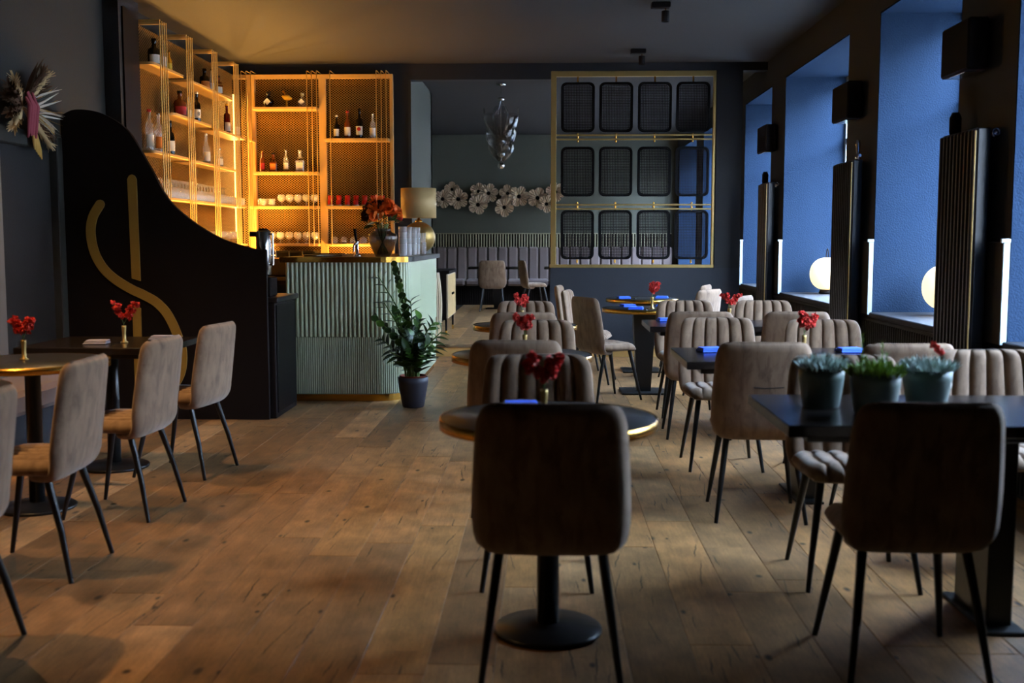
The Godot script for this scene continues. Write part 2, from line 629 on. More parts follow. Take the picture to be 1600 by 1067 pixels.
func build_floor() -> void:
	var f := struct("floor", box(Vector3(XR - XL + 0.4, 0.2, 14.9), 0.0), M["floor_gap"], Vector3((XL + XR) / 2, -0.117, -5.2))
	f.position = Vector3.ZERO
	f.mesh = null
	var s := S(false)
	add_box(s, Vector3((XL + XR) / 2, -0.117, -5.3), Vector3(XR - XL + 0.4, 0.2, 14.66), 0.0)
	f.mesh = fin(s)
	lay_planks(f, XL, XR, 0.6, -12.57, 0.0, 0.215, 1.5, 2.4)
	var s2 := S(false)
	add_box(s2, Vector3(0.0, STEP / 2 - 0.11, -16.9), Vector3(5.6, STEP + 0.19, 8.6), 0.0)
	var p := struct("floor_second_room", fin(s2), M["floor_gap"])
	lay_planks(p, -1.55, XR, -12.64, ZE, STEP, 0.235, 1.6, 2.4)
	slab("trim_6", -1.57, XR, 0.0, STEP - 0.025, -12.575, -12.6, "oak_1").material_override = M["shelf_wood"]
	slab("trim_7", -1.57, XR, STEP - 0.025, STEP + 0.003, -12.565, -12.64, "steel")

# ------------------------------------------------------------------ window wall
func build_windows() -> void:
	var xo := XR + 0.7
	slab("wall_right_lower", XR, xo, -0.2, SILL - 0.04, 2.2, ZE - 0.2, "wall_dark")
	slab("wall_right_upper", XR, xo, HEAD, HC, 2.2, ZE - 0.2, "wall_dark")
	var edge := -2.2
	var n := 0
	for w in windows:
		pier(edge, w[0], xo)
		edge = w[1]
		n += 1
		# a glazed casement set deep in the niche
		var c := struct("window_%d" % n, box(Vector3(0.012, HEAD - SILL, w[1] - w[0]), 0.0), M["glass_pane"], Vector3(XR + 0.65, (SILL + HEAD) / 2, -(w[0] + w[1]) / 2))
		var hh: float = HEAD - SILL
		var ww: float = w[1] - w[0]
		for y in [-hh / 2 + 0.03, hh / 2 - 0.03, hh * 0.2]:
			part(c, "window_frame", box(Vector3(0.06, 0.06, ww), 0.005), M["white_trim"], Transform3D(Basis(), Vector3(0, y, 0)))
		for z in [-ww / 2 + 0.03, 0.0, ww / 2 - 0.03]:
			part(c, "window_frame", box(Vector3(0.058, hh, 0.06), 0.005), M["white_trim"], Transform3D(Basis(), Vector3(0, 0, z)))
		# plastered reveals and the sill board
		for z in [w[0], w[1]]:
			var o := 0.006 if z == w[0] else -0.006
			part(c, "reveal", box(Vector3(0.618, hh, 0.012), 0.0), M["reveal_blue"], Transform3D(Basis(), Vector3(-0.339, 0, -z - o + (w[0] + w[1]) / 2)))
		part(c, "reveal", box(Vector3(0.618, 0.012, ww - 0.026), 0.0), M["reveal_blue"], Transform3D(Basis(), Vector3(-0.339, hh / 2 - 0.007, 0)))
		part(c, "window_sill", box(Vector3(0.7, 0.038, ww + 0.06), 0.006), M["wall_navy"], Transform3D(Basis(), Vector3(-0.32, -hh / 2 - 0.02, 0)))
	pier(edge, -ZE + 0.2, xo)
	# low ribbed panelling under the sills
	for k in 2:
		var z0: float = [0.5, 12.85][k]
		var z1: float = [12.3, 20.9][k]
		var y0: float = [0.0, STEP][k]
		var b := slab("trim_8" if k == 0 else "trim_9", XR - 0.014, XR, y0, SILL - 0.05, -z0, -z1, "wall_dark")
		var s := S(false)
		var z := z0 + 0.02
		while z < z1 - 0.02:
			add_box(s, Vector3(-0.012, 0, -z + (z0 + z1) / 2), Vector3(0.012, SILL - 0.09 - y0, 0.028), 0.003)
			z += 0.048
		var q := part(b, "ribbing", fin(s), M["wall_dark"])
		q.set_meta("kind", "stuff")

func pier(a: float, b: float, xo: float) -> void:
	if b - a < 0.02:
		return
	var p := slab("wall_pier", XR, xo, SILL - 0.04, HEAD, -a, -b, "wall_dark")
	if a < 3.0 or b > 18.3:
		return
	# panelling on the pier up to eye height with a pale end board and cap
	var mid := -(a + b) / 2
	part(p, "wainscot", box(Vector3(0.034, 0.56, b - a - 0.02), 0.003), M["wall_dark"], Transform3D(Basis(), Vector3(-0.35 - 0.017, -(HEAD + SILL - 0.04) / 2 + 1.06, 0)))
	part(p, "end_board", box(Vector3(0.036, 0.56, 0.012), 0.002), M["white_trim"], Transform3D(Basis(), Vector3(-0.35 - 0.018, -(HEAD + SILL - 0.04) / 2 + 1.06, -a - mid + 0.004)))
	part(p, "cap", box(Vector3(0.05, 0.022, 0.02), 0.003), M["white_trim"], Transform3D(Basis(), Vector3(-0.35 - 0.024, -(HEAD + SILL - 0.04) / 2 + 1.345, -a - mid + 0.004)))

func radiator(d0: float, d1: float, valve_style: int, label: String) -> void:
	var r := thing("column_radiator", label, "radiator", Vector3(XR - 0.1, 0.0, -(d0 + d1) / 2), 0, "tall radiators between the windows")
	var L := d1 - d0
	var hb := 0.22
	var ht := 1.97
	add_slab(r, "body", -0.02, 0.055, hb, ht, -L / 2, L / 2, "radiator", 0.008)
	var n := int(L / 0.052)
	var fm := box(Vector3(0.03, ht - hb - 0.02, 0.034), 0.008)
	for i in n:
		part(r, "fin", fm, M["radiator"], Transform3D(Basis(), Vector3(-0.026, (hb + ht) / 2, -L / 2 + (i + 0.5) * L / n)))
	part(r, "edge_pipe", tube([Vector3(-0.036, 0.3, L / 2 + 0.012), Vector3(-0.036, 1.95, L / 2 + 0.012)], [0.005], 8), M["brass_dark"])
	for y in [0.35, 1.7]:
		part(r, "bracket", box(Vector3(0.06, 0.04, 0.05), 0.004), M["radiator"], Transform3D(Basis(), Vector3(0.07, y, 0)))
	part(r, "foot", box(Vector3(0.05, hb, 0.05), 0.004), M["radiator"], Transform3D(Basis(), Vector3(0.02, hb / 2, L / 2 - 0.06)))
	part(r, "foot", box(Vector3(0.05, hb, 0.05), 0.004), M["radiator"], Transform3D(Basis(), Vector3(0.02, hb / 2, -L / 2 + 0.06)))
	var s := S()
	if valve_style == 0:
		add_lathe(s, [Vector2(0, 0), Vector2(0.022, 0), Vector2(0.022, 0.03), Vector2(0.012, 0.04), Vector2(0.016, 0.06), Vector2(0.02, 0.12), Vector2(0.015, 0.15), Vector2(0, 0.152)], 14)
		add_tube(s, [Vector3(0, 0.03, 0), Vector3(0, 0.03, 0.06)], [0.012], 8)
		part(r, "valve", fin(s), M["chrome"], Transform3D(Basis(), Vector3(0.02, ht, L / 2 - 0.03)))
	else:
		add_lathe(s, [Vector2(0, 0), Vector2(0.03, 0), Vector2(0.034, 0.02), Vector2(0.034, 0.1), Vector2(0.02, 0.13), Vector2(0, 0.13)], 14)
		part(r, "valve", fin(s), M["matt_black"], Transform3D(Basis(), Vector3(0.02, ht, -L / 2 + 0.09)))
		var s2 := S()
		add_lathe(s2, [Vector2(0, 0), Vector2(0.026, 0), Vector2(0.026, 0.018), Vector2(0.02, 0.022), Vector2(0.018, 0.014), Vector2(0.007, 0.014), Vector2(0.006, 0.03), Vector2(0, 0.03)], 18, Transform3D(Basis(Vector3(1, 0, 0), PI / 2), Vector3.ZERO))
		part(r, "thermostat_dial", fin(s2), M["steel"], Transform3D(Basis(), Vector3(0.075, ht - 0.03, L / 2 + 0.0)))

func wall_box(d0: float, d1: float, label: String) -> void:
	var r := thing("wall_sconce", label, "sconce", Vector3(XR, 2.45, -(d0 + d1) / 2), 0, "black box sconces between the windows")
	var w := d1 - d0
	part(r, "backplate", box(Vector3(0.02, 0.2, w * 0.6), 0.003), M["matt_black"], Transform3D(Basis(), Vector3(-0.01, 0, 0)))
	var s := S(false)
	add_box(s, Vector3(-0.08, 0, 0), Vector3(0.12, 0.29, w), 0.012)
	part(r, "body", fin(s), M["matt_black"])
	part(r, "lens", box(Vector3(0.09, 0.008, w * 0.6), 0.002), M["steel"], Transform3D(Basis(), Vector3(-0.08, -0.147, 0)))

func globe_lamp(x: float, d: float, label: String) -> void:
	var r := thing("globe_lamp", label, "lamp", Vector3(x, SILL, -d), 0, "glass globe lamps on the window sills")
	part(r, "base", lathe([Vector2(0, 0), Vector2(0.075, 0), Vector2(0.078, 0.01), Vector2(0.07, 0.035), Vector2(0.05, 0.045), Vector2(0, 0.045)], 24), M["matt_black"])
	# ribbed globe, a lathe with fine ridges
	var prof := []
	for i in 49:
		var a := -PI / 2 + PI * (i + 0.0) / 48.0
		var rr := 0.172 * pow(cos(a), 0.8) + (0.0022 if i % 2 == 0 else 0.0)
		prof.append(Vector2(maxf(rr, 0.03), 0.205 + 0.165 * sin(a)))
	part(r, "globe", lathe(prof, 40), M["globe_glass"])
	part(r, "bulb", lathe([Vector2(0, -0.04), Vector2(0.028, -0.028), Vector2(0.04, 0), Vector2(0.028, 0.028), Vector2(0, 0.04)], 14), M["bulb_glow"], Transform3D(Basis(), Vector3(0, 0.17, 0)))
	part(r, "socket", lathe([Vector2(0, 0), Vector2(0.02, 0), Vector2(0.02, 0.09), Vector2(0, 0.09)], 12), M["brass"], Transform3D(Basis(), Vector3(0, 0.044, 0)))
	var pts := []
	for i in 15:
		var a := PI * i / 14.0
		pts.append(Vector3(0, 0.37 + 0.09 * sin(a), 0.045 * cos(a)))
	part(r, "handle", tube(pts, [0.005], 6), M["matt_black"])
	var l := OmniLight3D.new()
	l.name = "lamp_light"
	l.light_color = Color(1.0, 0.84, 0.58)
	l.light_energy = 0.05
	l.light_size = 0.04
	l.omni_range = 20.0
	l.omni_attenuation = 2.0
	l.shadow_enabled = true
	l.position = Vector3(0, 0.17, 0)
	r.add_child(l)

func build_window_things() -> void:
	radiator(6.16, 6.7, 1, "tall dark ribbed radiator on the pier before the big globe lamp's window")
	radiator(8.6, 9.14, 0, "tall dark ribbed radiator with silver valve between the two globe lamp windows")
	radiator(11.86, 12.31, 1, "tall slim dark radiator on the pier beside the brass-railed divider")
	radiator(14.3, 14.7, 0, "tall dark radiator with silver valve beyond the divider in second room")
	wall_box(6.3, 6.72, "large black box sconce high on the pier, cut by the window frame beside it")
	wall_box(8.75, 9.22, "black box sconce high on the pier between the two globe lamp windows")
	wall_box(11.95, 12.42, "smallest black box sconce, high on the pier by the divider")
	globe_lamp(2.93, 8.05, "ribbed glass globe lamp half hidden behind tall radiator, the larger-looking one")
	globe_lamp(2.89, 11.3, "ribbed glass globe lamp with loop handle on the further window sill")

# ------------------------------------------------------------------ bar shelves
func expanded_mesh(w: float, h: float, px: float, py: float, sw: float) -> ArrayMesh:
	# zigzag strands of a stretched metal sheet, each a slim tilted bar
	var V := PackedVector3Array()
	var N := PackedVector3Array()
	var I := PackedInt32Array()
	var nx := int(w / px)
	var ny := int(h / py)
	for j in ny + 1:
		for i in nx:
			var up := (i + j) % 2 == 0
			var a := Vector3(-w / 2 + i * px, -h / 2 + j * py + (py * 0.5 if up else -py * 0.5), 0)
			var b := Vector3(-w / 2 + (i + 1) * px, -h / 2 + j * py + (-py * 0.5 if up else py * 0.5), 0)
			a.y = clampf(a.y, -h / 2, h / 2)
			b.y = clampf(b.y, -h / 2, h / 2)
			var o := [Vector3(0, sw * 0.5, 0.0015), Vector3(0, -sw * 0.5, 0.004), Vector3(0, -sw * 0.2, -0.003)]
			for k in 3:
				var p: Vector3 = o[k]
				var q: Vector3 = o[(k + 1) % 3]
				var n := Vector3(0, p.y + q.y, p.z + q.z).normalized()
				if k == 0:
					n = Vector3(0, 0.35, 0.94)
				var b0 := V.size()
				V.append_array([a + p, b + p, b + q, a + q])
				N.append_array([n, n, n, n])
				I.append_array([b0, b0 + 1, b0 + 2, b0, b0 + 2, b0 + 3])
	var arr := []
	arr.resize(Mesh.ARRAY_MAX)
	arr[Mesh.ARRAY_VERTEX] = V
	arr[Mesh.ARRAY_NORMAL] = N
	arr[Mesh.ARRAY_INDEX] = I
	var m := ArrayMesh.new()
	m.add_surface_from_arrays(Mesh.PRIMITIVE_TRIANGLES, arr)
	return m

func area(parent: Node, at: Vector3, dir: Vector3, size: Vector2, energy: float, c: Color) -> void:
	var l := AreaLight3D.new()
	l.name = "strip_light"
	l.light_color = c
	l.light_energy = energy
	l.area_size = size
	l.area_range = 25.0
	l.area_attenuation = 2.0
	l.shadow_enabled = true
	parent.add_child(l, true)
	var x := Vector3(0, 0, 1) if absf(dir.z) < 0.7 else Vector3(1, 0, 0)
	if size.y > size.x:
		x = dir.cross(Vector3.UP).normalized()
	var z := -dir.normalized()
	x = (x - z * x.dot(z)).normalized()
	l.transform = Transform3D(Basis(x, z.cross(x), z), at)

const SY := [2.84, 2.49, 2.12, 1.735, 1.31]
func build_bar() -> void:
	var warm := Color(1.0, 0.75, 0.37)
	# ---- shelf along the left wall
	var t := thing("bar_shelf", "brass rod bar shelf with mesh back running along the side wall", "shelf", Vector3(XL, 0, 0))
	var mp := part(t, "mesh_back", expanded_mesh(3.0, 2.2, 0.02, 0.0135, 0.0065), M["brass_dark"], Transform3D(Basis(Vector3.UP, PI / 2), Vector3(0.05, 2.12, -10.9)))
	mp.set_meta("kind", "stuff")
	add_slab(t, "back_panel", 0.003, 0.018, 0.95, 3.23, -9.38, -12.42, "matt_black")
	var groups := [9.5, 10.2, 10.98, 11.74]
	for g in groups:
		for k in 4:
			part(t, "rod", tube([Vector3(0.262, 1.0, -g - k * 0.055), Vector3(0.262, 3.24, -g - k * 0.055)], [0.0055], 6), M["brass_rod"])
		for k in [0, 3]:
			add_slab(t, "top_bar", 0.02, 0.268, 3.23, 3.245, -g - k * 0.055 + 0.007, -g - k * 0.055 - 0.007, "brass_rod")
		add_slab(t, "top_cap", 0.02, 0.268, 3.2, 3.23, -g + 0.012, -g + 0.0, "shelf_wood")
	add_slab(t, "top_rail", 0.02, 0.04, 3.19, 3.22, -9.38, -12.4, "brass")
	var boards := [[2.86, 9.38, 10.2], [2.85, 10.36, 11.8], [2.49, 9.9, 11.02], [2.475, 11.15, 12.27], [2.11, 9.38, 10.3], [2.1, 10.38, 11.85], [1.72, 9.38, 12.27], [1.3, 9.38, 12.27]]
	for b in boards:
		var L: float = b[2] - b[1]
		var pg := PackedVector2Array()
		# board plan with a rounded front corner at each end
		pg.append(Vector2(0.02, -b[1]))
		pg.append(Vector2(0.19, -b[1]))
		for k in 7:
			var a := PI / 2 * k / 6
			pg.append(Vector2(0.19 + 0.05 * sin(a), -b[1] - 0.05 + 0.05 * cos(a)))
		for k in 7:
			var a := PI / 2 * k / 6
			pg.append(Vector2(0.19 + 0.05 * cos(a), -b[2] + 0.05 - 0.05 * sin(a)))
		pg.append(Vector2(0.02, -b[2]))
		var s := S(false)
		add_prism(s, pg, 0.0, 0.022, Transform3D(Basis(Vector3(1, 0, 0), Vector3(0, 0, 1), Vector3(0, 1, 0)), Vector3(0, b[0] - 0.012, 0)))
		var bo := part(t, "shelf_board", fin(s), M["shelf_wood"])
		var edge := []
		for p in pg.slice(1, pg.size() - 1):
			edge.append(Vector3(p.x + 0.004, b[0], p.y))
		part(bo, "brass_edge", tube(edge, [0.006], 6), M["brass"])
	# ---- shelf on the back wall
	var bz := ZB + 0.01
	var u := thing("bar_shelf", "golden framed bar shelf with mesh back on the back wall", "shelf", Vector3(0, 0, bz))
	var mb := part(u, "mesh_back", expanded_mesh(1.84, 2.2, 0.0175, 0.0132, 0.0065), M["brass_dark"], Transform3D(Basis(), Vector3(-2.66, 2.12, 0.06)))
	mb.set_meta("kind", "stuff")
	add_slab(u, "back_panel", -3.58, -1.74, 0.95, 3.23, 0.003, 0.018, "matt_black")
	for x in [[-3.4, -3.31], [-2.585, -2.5], [-1.775, -1.735]]:
		add_slab(u, "post", x[0], x[1], 0.95, 3.22, 0.07, 0.12, "shelf_wood", 0.004)
	add_slab(u, "top_rail", -3.58, -1.735, 3.17, 3.22, 0.071, 0.119, "shelf_wood", 0.004)
	for b in [[SY[0], -3.31, -2.585], [SY[2], -3.31, -2.585], [SY[3], -3.31, -2.585], [SY[1], -2.5, -1.775], [SY[3], -2.5, -1.775], [SY[4], -3.31, -2.585], [SY[4], -2.5, -1.775], [SY[3], -3.355, -3.31], [SY[1], -3.355, -3.31]]:
		add_slab(u, "shelf_board", b[1], b[2], b[0] - 0.032, b[0], 0.065, 0.27, "shelf_wood", 0.004)
	for g in [-3.42, -2.68, -2.42, -1.9]:
		for k in 3:
			if g == -2.42 and k > 0:
				continue
			var x: float = g + k * 0.055
			part(u, "rod", tube([Vector3(x, 1.28, 0.285), Vector3(x, 3.23, 0.285), Vector3(x, 3.236, 0.26), Vector3(x, 3.236, 0.02)], [0.005], 6), M["brass_rod"])
	# ---- base cupboards and worktop of the back bar
	var w := thing("back_bar_cabinet", "dark back bar cupboard row below the golden shelves", "cabinet", Vector3(0, 0, 0))
	add_slab(w, "body", XL + 0.01, XL + 0.55, 0.0, 0.9, -9.4, ZB + 0.01, "matt_black")
	add_slab(w, "body", XL + 0.56, -1.74, 0.0, 0.9, ZB + 0.55, ZB + 0.01, "matt_black")
	add_slab(w, "worktop", XL + 0.01, XL + 0.58, 0.9, 0.94, -9.38, ZB + 0.012, "table_stone")
	add_slab(w, "worktop", XL + 0.59, -1.74, 0.9, 0.94, ZB + 0.58, ZB + 0.012, "table_stone")
	for i in 3:
		var d := add_slab(w, "door", -2.98 + i * 0.41, -2.59 + i * 0.41, 0.08, 0.86, ZB + 0.555, ZB + 0.572, "black_lacquer")
		part(d, "handle", tube([Vector3(-0.1, 0.32, 0.02), Vector3(0.1, 0.32, 0.02)], [0.006], 6), M["brass"])
	# ---- unseen strip lamps for the shelf and ceiling glow: along the worktops, in the corner, and below the counter's back edge
	add_slab(t, "led_strip_light", 0.3, 0.32, 0.945, 0.955, -9.5, -12.2, "led_glow", 0.001)
	area(t, Vector3(0.31, 0.965, -10.85), Vector3(0.3, 1, 0), Vector2(2.7, 0.03), 24.0 * BAR, warm)
	add_slab(t, "added_pelmet", 0.335, 0.345, 0.94, 1.0, -9.42, -12.2, "matt_black", 0.001)  # added lips in front of the strips, keep them out of view
	add_slab(u, "added_pelmet", -2.52, -1.8, 0.94, 1.0, 0.355, 0.365, "matt_black", 0.001)
	add_slab(u, "led_strip_light", -2.52, -1.85, 0.945, 0.955, 0.32, 0.34, "led_glow", 0.001)
	area(u, Vector3(-2.185, 0.965, 0.33), Vector3(0, 1, -0.1), Vector2(0.66, 0.03), 4.5 * BAR, warm)
	add_slab(u, "led_strip_light", -3.57, -3.555, 1.4, 3.0, 0.09, 0.105, "led_glow", 0.001)
	area(u, Vector3(-3.54, 2.2, 0.115), Vector3(0.75, 0, 0.66), Vector2(0.015, 1.6), 2.5 * BAR, warm)
	build_panel()
	build_counter()

func band(pts: Array, w: float, n := 60) -> PackedVector2Array:
	var L := []
	var R := []
	for i in n + 1:
		var t := float(i) / n
		var p: Vector2 = spline(pts, t)
		var d: Vector2 = (spline(pts, minf(t + 0.01, 1.0)) - spline(pts, maxf(t - 0.01, 0.0))).normalized()
		var o := Vector2(-d.y, d.x) * w / 2
		L.append(p + o)
		R.append(p - o)
	var pg := PackedVector2Array()
	var a0: Vector2 = pts[0]
	var dd: Vector2 = (a0 - pts[1]).normalized()
	for k in range(1, 8):
		pg.append(a0 + dd.rotated(PI / 2 - PI * k / 8.0) * w * 0.5)
	for p in L:
		pg.append(p)
	R.reverse()
	for p in R:
		pg.append(p)
	return pg

func build_panel() -> void:
	var z := -8.05
	var t := thing("curved_screen", "black swooping screen panel with a gold S and bar inlay", "screen", Vector3(0, 0, z))
	var top := [Vector2(-3.59, 2.26), Vector2(-3.5, 2.305), Vector2(-3.38, 2.305), Vector2(-3.25, 2.267), Vector2(-3.086, 2.15), Vector2(-2.927, 1.883), Vector2(-2.805, 1.657), Vector2(-2.627, 1.492), Vector2(-2.415, 1.364), Vector2(-2.177, 1.288), Vector2(-2.08, 1.279)]
	var pg := PackedVector2Array([Vector2(-3.59, 0.002)])
	for i in 61:
		pg.append(spline(top, i / 60.0))
	pg.append(Vector2(-2.08, 0.002))
	part(t, "panel", prism(pg, -0.04, 0.0, false), M["matt_black"])
	var sp := [Vector2(-3.311, 1.614), Vector2(-3.369, 1.518), Vector2(-3.389, 1.402), Vector2(-3.365, 1.258), Vector2(-3.303, 1.141), Vector2(-3.213, 1.056), Vector2(-3.096, 0.984), Vector2(-3.004, 0.941), Vector2(-2.916, 0.891), Vector2(-2.843, 0.817), Vector2(-2.793, 0.728), Vector2(-2.757, 0.635), Vector2(-2.725, 0.515), Vector2(-2.741, 0.36), Vector2(-2.83, 0.22), Vector2(-2.96, 0.15)]
	part(t, "gold_curve", prism(band(sp, 0.068, 80), 0.0, 0.014), M["gold_paint"])
	part(t, "gold_bar", prism(PackedVector2Array([Vector2(-3.1, 1.8), Vector2(-3.085, 1.825), Vector2(-3.065, 1.833), Vector2(-3.045, 1.825), Vector2(-3.032, 1.8), Vector2(-3.025, 1.045), Vector2(-3.09, 1.065)]), 0.0, 0.012), M["gold_paint"])
	part(t, "gold_bar", prism(PackedVector2Array([Vector2(-3.092, 0.868), Vector2(-3.03, 0.842), Vector2(-3.03, 0.13), Vector2(-3.092, 0.13)]), 0.0, 0.012), M["gold_paint"])
	# work cupboard right behind the screen
	var c := thing("service_cabinet", "black service cabinet with grey top peeking out behind the curved screen", "cabinet", Vector3(-2.76, 0, -8.45))
	add_slab(c, "body", -0.82, 0.72, 0.0, 0.88, -0.33, 0.34, "matt_black")
	add_slab(c, "worktop", -0.83, 0.75, 0.88, 0.92, -0.34, 0.35, "table_stone", 0.006)
	add_slab(c, "side_panel", 0.72, 0.73, 0.04, 0.86, -0.3, 0.3, "black_lacquer")
	var s := thing("drinks_dispenser", "tall stainless steel drinks dispenser cylinder beside the curved screen", "dispenser", Vector3(-2.16, 0.92, -8.3))
	add_slab(s, "base", -0.07, 0.075, 0.0, 0.15, -0.1, 0.1, "matt_black", 0.01)
	part(s, "tank", lathe([Vector2(0, 0.16), Vector2(0.05, 0.16), Vector2(0.055, 0.165), Vector2(0.055, 0.215), Vector2(0.057, 0.22), Vector2(0.057, 0.49), Vector2(0.05, 0.5), Vector2(0, 0.5)], 32), M["steel"])
	part(s, "lid", lathe([Vector2(0, 0.5), Vector2(0.04, 0.5), Vector2(0.035, 0.515), Vector2(0, 0.52)], 20), M["matt_black"])
	part(s, "spout", box(Vector3(0.06, 0.04, 0.035), 0.006), M["matt_black"], Transform3D(Basis(), Vector3(-0.075, 0.475, 0.0)))
	part(s, "sight_tube", tube([Vector3(0.075, 0.24, 0.02), Vector3(0.075, 0.48, 0.02)], [0.008], 8), M["chrome"])
	part(s, "tube_fitting", box(Vector3(0.035, 0.014, 0.016), 0.003), M["chrome"], Transform3D(Basis(), Vector3(0.063, 0.475, 0.02)))
	part(s, "tube_fitting", box(Vector3(0.035, 0.014, 0.016), 0.003), M["chrome"], Transform3D(Basis(), Vector3(0.063, 0.245, 0.02)))

func counter_path(inset: float) -> Array:    # plan of the counter front and side, x and z
	var p := []
	var r := 0.3 - inset
	p.append(Vector2(-2.165 + 0.0, -8.99 - inset))
	p.append(Vector2(-1.45, -8.99 - inset))
	for k in range(1, 13):
		var a := PI / 2 * k / 12
		p.append(Vector2(-1.45 + r * sin(a), -9.29 + r * cos(a)))
	p.append(Vector2(-1.15 - inset, -11.45))
	return p

func along(p: Array, d: float) -> Array:
	for i in p.size() - 1:
		var L: float = p[i].distance_to(p[i + 1])
		if d <= L:
			return [p[i].lerp(p[i + 1], d / L), (p[i + 1] - p[i]).normalized()]
		d -= L
	return [p[-1], (p[-1] - p[-2]).normalized()]

func path_len(p: Array) -> float:
	var L := 0.0
	for i in p.size() - 1:
		L += p[i].distance_to(p[i + 1])
	return L

func counter_solid(inset: float, y0: float, y1: float) -> ArrayMesh:
	var pg := PackedVector2Array()
	for p in counter_path(inset):
		pg.append(p)
	pg.append(Vector2(-2.165, -11.45))
	if inset < 0.0:
		pg[0].x += inset
		pg[pg.size() - 1].x += inset
	var s := S(false)
	add_prism(s, pg, y0, y1, Transform3D(Basis(Vector3(1, 0, 0), Vector3(0, 0, 1), Vector3(0, 1, 0)), Vector3.ZERO))
	return fin(s)

func wall_strip(p: Array, y0: float, y1: float, t: float) -> ArrayMesh:
	var s := S(false)
	for i in p.size() - 1:
		var a: Vector2 = p[i]
		var b: Vector2 = p[i + 1]
		var d := (b - a).normalized()
		var n := Vector2(-d.y, d.x)
		if n.y < 0.0 and absf(n.y) > absf(n.x) or n.x < 0.0 and absf(n.x) >= absf(n.y):
			n = -n
		var c := (a + b) / 2 + n * t / 2
		add_box(s, Vector3(c.x, (y0 + y1) / 2, c.y), Vector3(a.distance_to(b) + 0.003, y1 - y0, t), 0.0, Basis(Vector3.UP, -d.angle()))
	return fin(s)

func build_counter() -> void:
	var t := thing("bar_counter", "sage green fluted bar counter with rounded corner and brass edges", "bar counter", Vector3.ZERO)
	part(t, "body", counter_solid(0.02, 0.06, 1.165), M["sage"])
	add_slab(t, "led_strip_light", -2.185, -2.166, 1.1, 1.115, -9.4, -11.3, "led_glow", 0.001)  # unseen strip behind the counter, placed to light shelves and ceiling
	area(t, Vector3(-2.19, 1.1075, -10.35), Vector3(-0.2, 1, 0), Vector2(1.9, 0.04), 8.0 * BAR, Color(1.0, 0.75, 0.37))
	part(t, "plinth", counter_solid(0.035, 0.0, 0.06), M["brass"])
	part(t, "worktop", counter_solid(-0.035, 1.168, 1.208), M["table_stone"])
	var p := counter_path(-0.036)
	p[0].x -= 0.036
	part(t, "brass_edge", wall_strip(p.slice(0, 10), 1.166, 1.21, 0.004), M["brass"])
	var q := counter_path(0.02)
	var L := path_len(q)
	var wide := S()
	for k in 7:
		var a0 := PI * k / 7.0
		var a1 := PI * (k + 1) / 7.0
		poly(wide, [Vector3(0.0165 * cos(a0), -0.31, 0.02 * sin(a0)), Vector3(0.0165 * cos(a1), -0.31, 0.02 * sin(a1)), Vector3(0.0165 * cos(a1), 0.31, 0.02 * sin(a1)), Vector3(0.0165 * cos(a0), 0.31, 0.02 * sin(a0))], Vector3(cos((a0 + a1) / 2), 0, sin((a0 + a1) / 2)))
	var wm := fin(wide)
	var n := int(L / 0.0365)
	for i in n:
		var e := along(q, (i + 0.5) * L / n)
		part(t, "flute", wm, M["sage_light"], Transform3D(Basis(Vector3.UP, -e[1].angle()), Vector3(e[0].x, 0.855, e[0].y)))
	var narrow := box(Vector3(0.0115, 0.476, 0.016), 0.002)
	n = int(L / 0.0178)
	for i in n:
		var e := along(q, (i + 0.5) * L / n)
		part(t, "slat", narrow, M["sage_light"], Transform3D(Basis(Vector3.UP, -e[1].angle()), Vector3(e[0].x, 0.304, e[0].y)))

